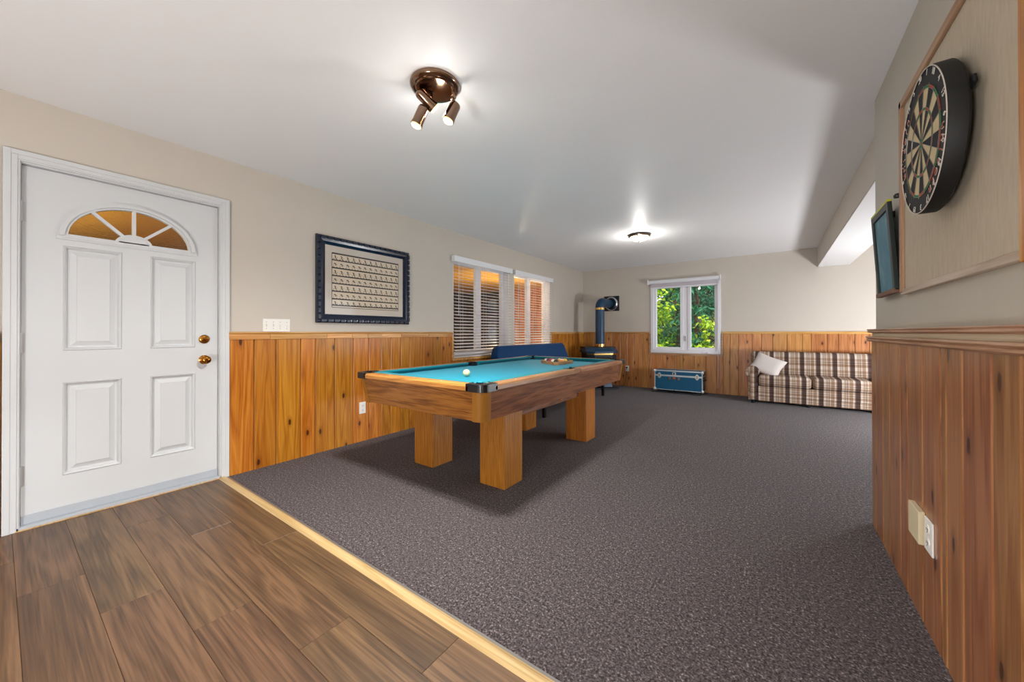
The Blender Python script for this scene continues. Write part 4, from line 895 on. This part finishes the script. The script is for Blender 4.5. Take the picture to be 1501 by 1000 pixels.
# ------------------------------------------------------------------ dartboard and its backboard on the partition
bb = thing('dart_backboard', (XR, 1.87, 1.27), 'pale wooden backboard edged with thin strips behind the dartboard', 'backboard')
by0, by1, bz0, bz1 = 1.302, 2.285, 1.262, 2.085
MB().box((XR-.014, by0, bz0), (XR-.001, by1, bz1)).obj('panel', M['backboard'], bb)
stripm = wood('edge_strip', '#b89678', '#a58065', '#86624a', axis='z', knots=False, rough=.6, coat=0); striph = wood('edge_strip_h', '#b89678', '#a58065', '#86624a', axis='y', knots=False, rough=.6, coat=0)
MB().box((XR-.026, by1-.030, bz0), (XR-.014, by1, bz1)).obj('edge_strip', stripm, bb, bevel=.002)
MB().box((XR-.026, by0, bz1-.030), (XR-.014, by1, bz1)).obj('edge_strip', striph, bb, bevel=.002)
MB().box((XR-.022, by0, bz0-.010), (XR-.001, by1, bz0+.012)).obj('edge_strip', wood('edge_strip_pale', '#cdbfae', '#bca995', '#a08b76', axis='y', knots=False, rough=.6, coat=0), bb, bevel=.002)
MB().box((XR-.034, by0-.05, bz0-.02), (XR-.001, by0+.001, bz1+.05)).obj('edge_post', M['pine'], bb, bevel=.003)

DC = Vector((.392, 1.735, 1.700)); DR = .223
dt = thing('dartboard', (XR-.014, DC.y, DC.z), 'round dartboard with cream, black, red and green segments', 'dartboard')
xb_ = .436
MB().lathe([(0, xb_-DC.x), (DR-.006, xb_-DC.x), (DR, xb_-DC.x-.006), (DR, .006), (DR-.003, .0), (DR-.006, -.001)], DC, (1,0,0), n=64).obj('rim', plain('rim_black', '#0f0f0e', .6), dt, smooth=True)
MB().box((xb_, DC.y-.05, DC.z-.05), (XR-.014, DC.y+.05, DC.z+.05)).obj('mount', M['dark'], dt)
for a_ in (radians(165),):
    c = Vector((xb_-.004, DC.y+DR*cos(a_), DC.z+DR*sin(a_))); u = Vector((0, cos(a_), sin(a_))); t_ = Vector((0, -sin(a_), cos(a_)))
    MB().hexa([c-t_*.02, c+t_*.02, c+u*.024+t_*.012, c+u*.024-t_*.012], [p+Vector((.008,0,0)) for p in (c-t_*.02, c+t_*.02, c+u*.024+t_*.012, c+u*.024-t_*.012)]).obj('mount_ear', M['blackm'], dt, bevel=.003)
# face frame as seen from the room: right = -y, up = z (towards the camera the face normal is -x)
SR = DR/.2255
def dp(r, a, lift=0): return (DC.x-lift, DC.y-r*sin(a), DC.z+r*cos(a))   # a clockwise from the top as seen
fc = MB().lathe([(0, .001), (DR-.004, .001)], DC, (1,0,0), n=64).obj('face', plain('face_black', '#17161a', .75), dt)
cream, blk, red, grn = plain('sisal_cream', '#cdbb94', .85), plain('sisal_black', '#1d1c22', .85), plain('sisal_red', '#b5462a', .85), plain('sisal_green', '#1f7a4a', .85)
def ringseg(r0, r1, a0, a1, mat, name, n=3, lift=.0006):
    m = MB(); ts = [a0+(a1-a0)*i/n for i in range(n+1)]
    for u, v in zip(ts, ts[1:]): m.hexa([dp(r0, u, -.0005), dp(r1, u, -.0005), dp(r1, v, -.0005), dp(r0, v, -.0005)], [dp(r0, u, lift), dp(r1, u, lift), dp(r1, v, lift), dp(r0, v, lift)])
    return m.obj(name, mat, fc)
w9 = radians(18); order = [20,1,18,4,13,6,10,15,2,17,3,19,7,16,8,11,14,9,12,5]
OFF = radians(0)
for i in range(20):
    a0, a1 = OFF+w9*(i-.5), OFF+w9*(i+.5); e_ = i % 2 == 0; c1, c2 = (blk, red) if e_ else (cream, grn)
    ringseg(.0159*SR, .099*SR, a0, a1, c1, 'segment'); ringseg(.099*SR, .107*SR, a0, a1, c2, 'treble_segment'); ringseg(.107*SR, .162*SR, a0, a1, c1, 'segment'); ringseg(.162*SR, .170*SR, a0, a1, c2, 'double_segment')
ringseg(.00635*SR, .0159*SR, 0, 2*pi, grn, 'outer_bull', 24); ringseg(0, .00635*SR, 0, 2*pi, red, 'bullseye', 16)
sp_ = MB()
for i in range(20):
    a = OFF+w9*(i+.5); sp_.cyl(dp(.016*SR, a, .0014), dp(.176*SR, a, .0014), .0007, n=4)
for r in (.0064, .0159, .099, .107, .162, .170):
    pts = [dp(r*SR, 2*pi*i/60, .0014) for i in range(61)]; sp_.tube(pts, .0007, 4)
sp_.obj('spider_wire', plain('wire', '#8f8a80', .4, .8), fc)
MB().tube([dp(.2225*SR, 2*pi*i/72, .002) for i in range(73)], .0016, 6).obj('number_ring', plain('ring_white', '#cfc6bb', .5), fc)
wire = plain('number_white', '#d8d2c8', .5); logo_r = plain('logo_red', '#a8402f', .6); logo_w = plain('logo_white', '#cfc6bd', .6)
def put_text(txt, size, r, a, mat, name, lift=.0018, sx=1.0):
    vs, fs = text_mesh(txt, size); o = Vector(dp(r, a, lift)); ua = Vector((0, -cos(a), -sin(a))); ur = Vector((0, -sin(a), cos(a)))
    m = MB().add([o+ua*v.x*sx+ur*v.y+Vector((-v.z, 0, 0)) for v in vs], fs); return m.obj(name, mat, fc)
for i, nb in enumerate(order): put_text(str(nb), .027, .208*SR, OFF+w9*i, wire, 'number', .0030)
def arc_word(word, a0, step, r, size):
    for i, ch in enumerate(word):
        put_text(ch, size*1.18, r, a0+step*i, logo_w, 'logo_letter', .0012, 1.2); put_text(ch, size, r, a0+step*i, logo_r, 'logo_letter', .0022, 1.1)
arc_word('unicorn', radians(-104), radians(9.6), .194*SR, .034); arc_word('unicorn', radians(98), radians(9.6), .194*SR, .034)

# chalkboard: hangs with its top edge leaning out from the partition
ck = thing('chalkboard', (XR-.02, 2.50, 1.28), 'small teal chalkboard with black frame beside the dart backboard', 'chalkboard')
cy0, cy1, cz0, cz1 = 2.325, 2.66, 1.278, 1.678
def lean(y, z, o=0): return (XR-.018-.024*(z-cz0)/(cz1-cz0)-o, y, z)
def cb(ya, yb, za, zb, o0, o1, name, mat, par=None, bev=.002):
    return MB().hexa([lean(ya, za, o0), lean(yb, za, o0), lean(yb, zb, o0), lean(ya, zb, o0)], [lean(ya, za, o1), lean(yb, za, o1), lean(yb, zb, o1), lean(ya, zb, o1)]).obj(name, mat, par or ck, bevel=bev)
cb(cy0+.01, cy1-.01, cz0+.01, cz1-.01, .0, .006, 'slate', M['slate'])
kf = plain('board_frame', '#15211f', .5)
cb(cy0, cy0+.034, cz0, cz1, -.002, .014, 'frame_side', kf); cb(cy1-.034, cy1, cz0, cz1, -.002, .014, 'frame_side', kf); cb(cy0+.034, cy1-.034, cz1-.030, cz1, -.002, .014, 'frame_side', kf)
cb(cy0, cy1, cz0-.012, cz0+.008, -.002, .020, 'chalk_ledge', plain('ledge_brown', '#7a5545', .6)); cb(cy0, cy1, cz1, cz1+.010, -.002, .014, 'top_strip', M['yellow'])
MB().lathe([(0, 0), (.012, .002), (.014, .012), (.008, .020), (0, .022)], (XR-.02, 2.34, cz1+.012), (0, 0, 1), n=14).obj('hanging_knob', M['dark'], ck, smooth=True)
MB().box((XR-.014, 2.48, cz1-.04), (XR-.0, 2.54, cz1-.01)).box((XR-.03, 2.49, cz1-.03), (XR-.012, 2.53, cz1-.02)).obj('hook', M['dark'], ck)

# ------------------------------------------------------------------ outside: porch, ground, trees
g = struct('ground', MB().box((-30, -25, -.9), (30, 40, -.45)), M['soil'])
pfz = -.05
pfl = struct('porch_floor', MB().box((-7.4, -3.5, -.45), (XL-TH-.001, 8.0, -.12)), M['darkwood'])
for i in range(26):
    x = -7.38+i*.148; MB().box((x, -3.5, -.12), (x+.142, 8.0, pfz)).obj('deck_board', plain('deck_grey', '#6f6a66', .8) if i == 0 else bpy.data.materials['deck_grey'], pfl)
pce = struct('porch_ceiling', MB().box((-7.5, -3.5, 2.215), (XL-TH-.001, 8.0, 2.5)), M['darkwood'])
for i in range(14):
    y = -3.3+i*.81; MB().box((-7.2, y, 2.20), (XL-TH-.002, y+.80, 2.215)).obj('ceiling_sheet', M['porch'], pce, origin=(-5, y, 2.2))
psc = struct('wall_porch', MB().box((-7.40, -3.5, -.12), (-7.33, 8.0, 2.215)), M['darkwood'])
MB().box((-7.33, -3.5, 2.05), (-7.2, 8.0, 2.20)).obj('beam', M['darkwood'], psc)
for i in range(60):
    z = None; y = -3.5+i*.19; MB().box((-7.33, y, -.05), (-7.31, y+.18, 2.05)).obj('screen_board', M['darkwood'], psc, origin=(-7.32, y, 0))
pen = struct('wall_porch_end', MB().box((-5.75, 7.80, -.12), (XL-TH-.001, 7.9, 2.215)), M['cedar'])
for i in range(14):
    x = -5.74+i*.157; MB().box((x, 7.78, -.05), (x+.150, 7.80, 2.20)).obj('cedar_board', M['cedar'], pen, origin=(x, 7.79, 0))
for i in range(8):
    x = -7.3+i*.17; MB().box((x, 7.95, -.05), (x+.165, 7.98, 2.19)).obj('screen_board', M['darkwood'], psc, origin=(x, 7.96, 0))
def porch_lamp(x, y, label, power, drop):
    r = thing('porch_lamp', (x, y, 2.20), label, 'porch lamp')
    MB().lathe([(0, 0), (.06, 0), (.06, -.015), (.02, -.03), (0, -.03)], (x, y, 2.20), n=20).obj('canopy', M['blackm'], r, smooth=True)
    MB().cyl((x, y, 2.18), (x, y, 2.20-drop), .006, n=8).obj('stem', M['blackm'], r)
    MB().lathe([(.02, 0), (.05, -.02), (.06, -.06), (.045, -.10), (0, -.115)], (x, y, 2.20-drop), n=20).obj('globe', emit('porch_globe', '#ffd890', 4), r, smooth=True)
    l = bpy.data.lights.new('porch_bulb', 'POINT'); l.energy = power; l.color = (1, .80, .50); l.shadow_soft_size = .06
    lo = bpy.data.objects.new('porch_bulb', l); COL.objects.link(lo); lo.parent = r; lo.location = (0, 0, -drop-.20)
porch_lamp(-4.28, 5.9, 'lit pendant porch lamp before the cedar end wall', 48, .55); porch_lamp(-5.0, -.45, 'lit pendant porch lamp outside the entry door', 60, .12)

def leaf_cards(rng, centers, size, droop=.3, long=1.6):
    vs, fs = [], []
    for c, sp in centers:
        p = Vector(c)+Vector((rng.gauss(0, sp), rng.gauss(0, sp), rng.gauss(0, sp*.6)))
        d = Vector((rng.uniform(-1, 1), rng.uniform(-1, 1), rng.uniform(-.6, .3)-droop)).normalized(); n = Vector((rng.uniform(-1, 1), rng.uniform(-1, 1), rng.uniform(.2, 1))).normalized()
        s = d.cross(n).normalized()*size*rng.uniform(.6, 1.2); d = d*size*long*rng.uniform(.7, 1.3); b = len(vs)
        vs += [p, p+d*.45+s*.5, p+d, p+d*.45-s*.5]; fs.append((b, b+1, b+2, b+3))
    return MB().add(vs, fs)
def broadleaf(x, y, h, spread, mat, label, seed, nl=2600, size=.075, low=.1):
    rng = random.Random(seed); t = thing('broadleaf_tree', (x, y, -.45), label, 'tree', group='trees beyond the far window')
    pts = [(x+rng.uniform(-.06, .06)*i, y, -.45+h*i/6) for i in range(7)]; MB().tube(pts, [.07*(1-i/8) for i in range(7)], 8).obj('trunk', M['bark'], t, smooth=True)
    br = MB(); cs = []
    for i in range(26):
        z = -.45+h*(low+(1-low)*i/26); a = rng.uniform(0, 2*pi); L_ = spread*(1.1-.6*i/26)*rng.uniform(.6, 1); b0 = Vector((x, y, z)); b1 = b0+Vector((cos(a)*L_, sin(a)*L_, L_*.25))
        br.tube([b0, (b0+b1)/2+Vector((0,0,.08)), b1], [.018, .012, .004], 5)
        for k in range(nl//26): f = rng.uniform(.2, 1.05); cs.append((b0.lerp(b1, f), .14))
    br.obj('branches', M['bark'], t, smooth=True); leaf_cards(rng, cs, size).obj('foliage', mat, t, fix=False)
def conifer(x, y, h, spread, label, seed, nl=4600, cs_=.062):
    rng = random.Random(seed); t = thing('conifer', (x, y, -.45), label, 'tree', group='trees beyond the far window')
    MB().tube([(x, y, -.45+h*i/5) for i in range(6)], [.11*(1-i/5.5) for i in range(6)], 8).obj('trunk', M['bark'], t, smooth=True)
    br = MB(); cs = []; nb = 70
    for i in range(nb):
        f = i/nb; z = -.3+h*f; a = i*2.4+rng.uniform(-.3, .3); L_ = spread*(1-f*.8)*rng.uniform(.75, 1.1); b0 = Vector((x, y, z)); b1 = b0+Vector((cos(a)*L_, sin(a)*L_, -L_*.22))
        br.tube([b0, (b0+b1)/2+Vector((0,0,.05)), b1], [.015, .01, .003], 5)
        for k in range(nl//nb): q = rng.uniform(.1, 1.05); cs.append((b0.lerp(b1, q), .09))
    br.obj('branches', M['bark'], t, smooth=True); leaf_cards(rng, cs, cs_, .5, 3.2).obj('foliage', M['leaf_d'], t, fix=False)
yl, mg, dc = 'bright yellow-green leafy sapling beyond the far window', 'mid-green leafy tree beyond the far window', 'dark green drooping conifer beyond the far window'
broadleaf(-6.6, 9.8, 3.6, .8, M['leaf_l'], 'yellow-green sapling just past the porch end wall', 21, 1300, .085)
broadleaf(-2.75, 10.2, 4.0, .75, M['leaf_l'], yl, 1, 1300, .085); broadleaf(-3.3, 11.0, 4.2, .9, M['leaf_l'], yl, 2, 1500, .085); broadleaf(-1.2, 10.4, 1.9, .5, M['leaf_l'], yl, 3, 500, .08)
broadleaf(-2.4, 12.4, 5.0, 1.1, M['leaf_m'], mg, 4, 2200); broadleaf(-4.6, 11.8, 5.0, 1.1, M['leaf_m'], mg, 5, 2200); broadleaf(-3.6, 13.2, 5.5, 1.2, M['leaf_m'], mg, 12, 2200)
conifer(-1.75, 11.4, 6.5, 1.25, dc, 7); conifer(-.7, 12.6, 7.0, 1.4, dc, 8); conifer(-3.0, 14.2, 7.5, 1.6, dc, 9); conifer(-5.2, 14.0, 7.5, 1.6, dc, 10); conifer(-1.2, 15.0, 8.0, 1.7, dc, 11); conifer(-4.1, 16.0, 8, 1.8, dc, 14); conifer(-2.2, 17.0, 8, 1.8, dc, 15); conifer(-.1, 17.0, 8, 1.8, dc, 16); conifer(-6.0, 10.0, 6, 1.4, dc, 17)
for i in range(7): conifer(-7.0+i*1.15, 19.2+(i % 3)*1.0, 13, 2.1, 'tall dark conifer in the rear row behind the drooping conifers', 30+i, 7000, .11)
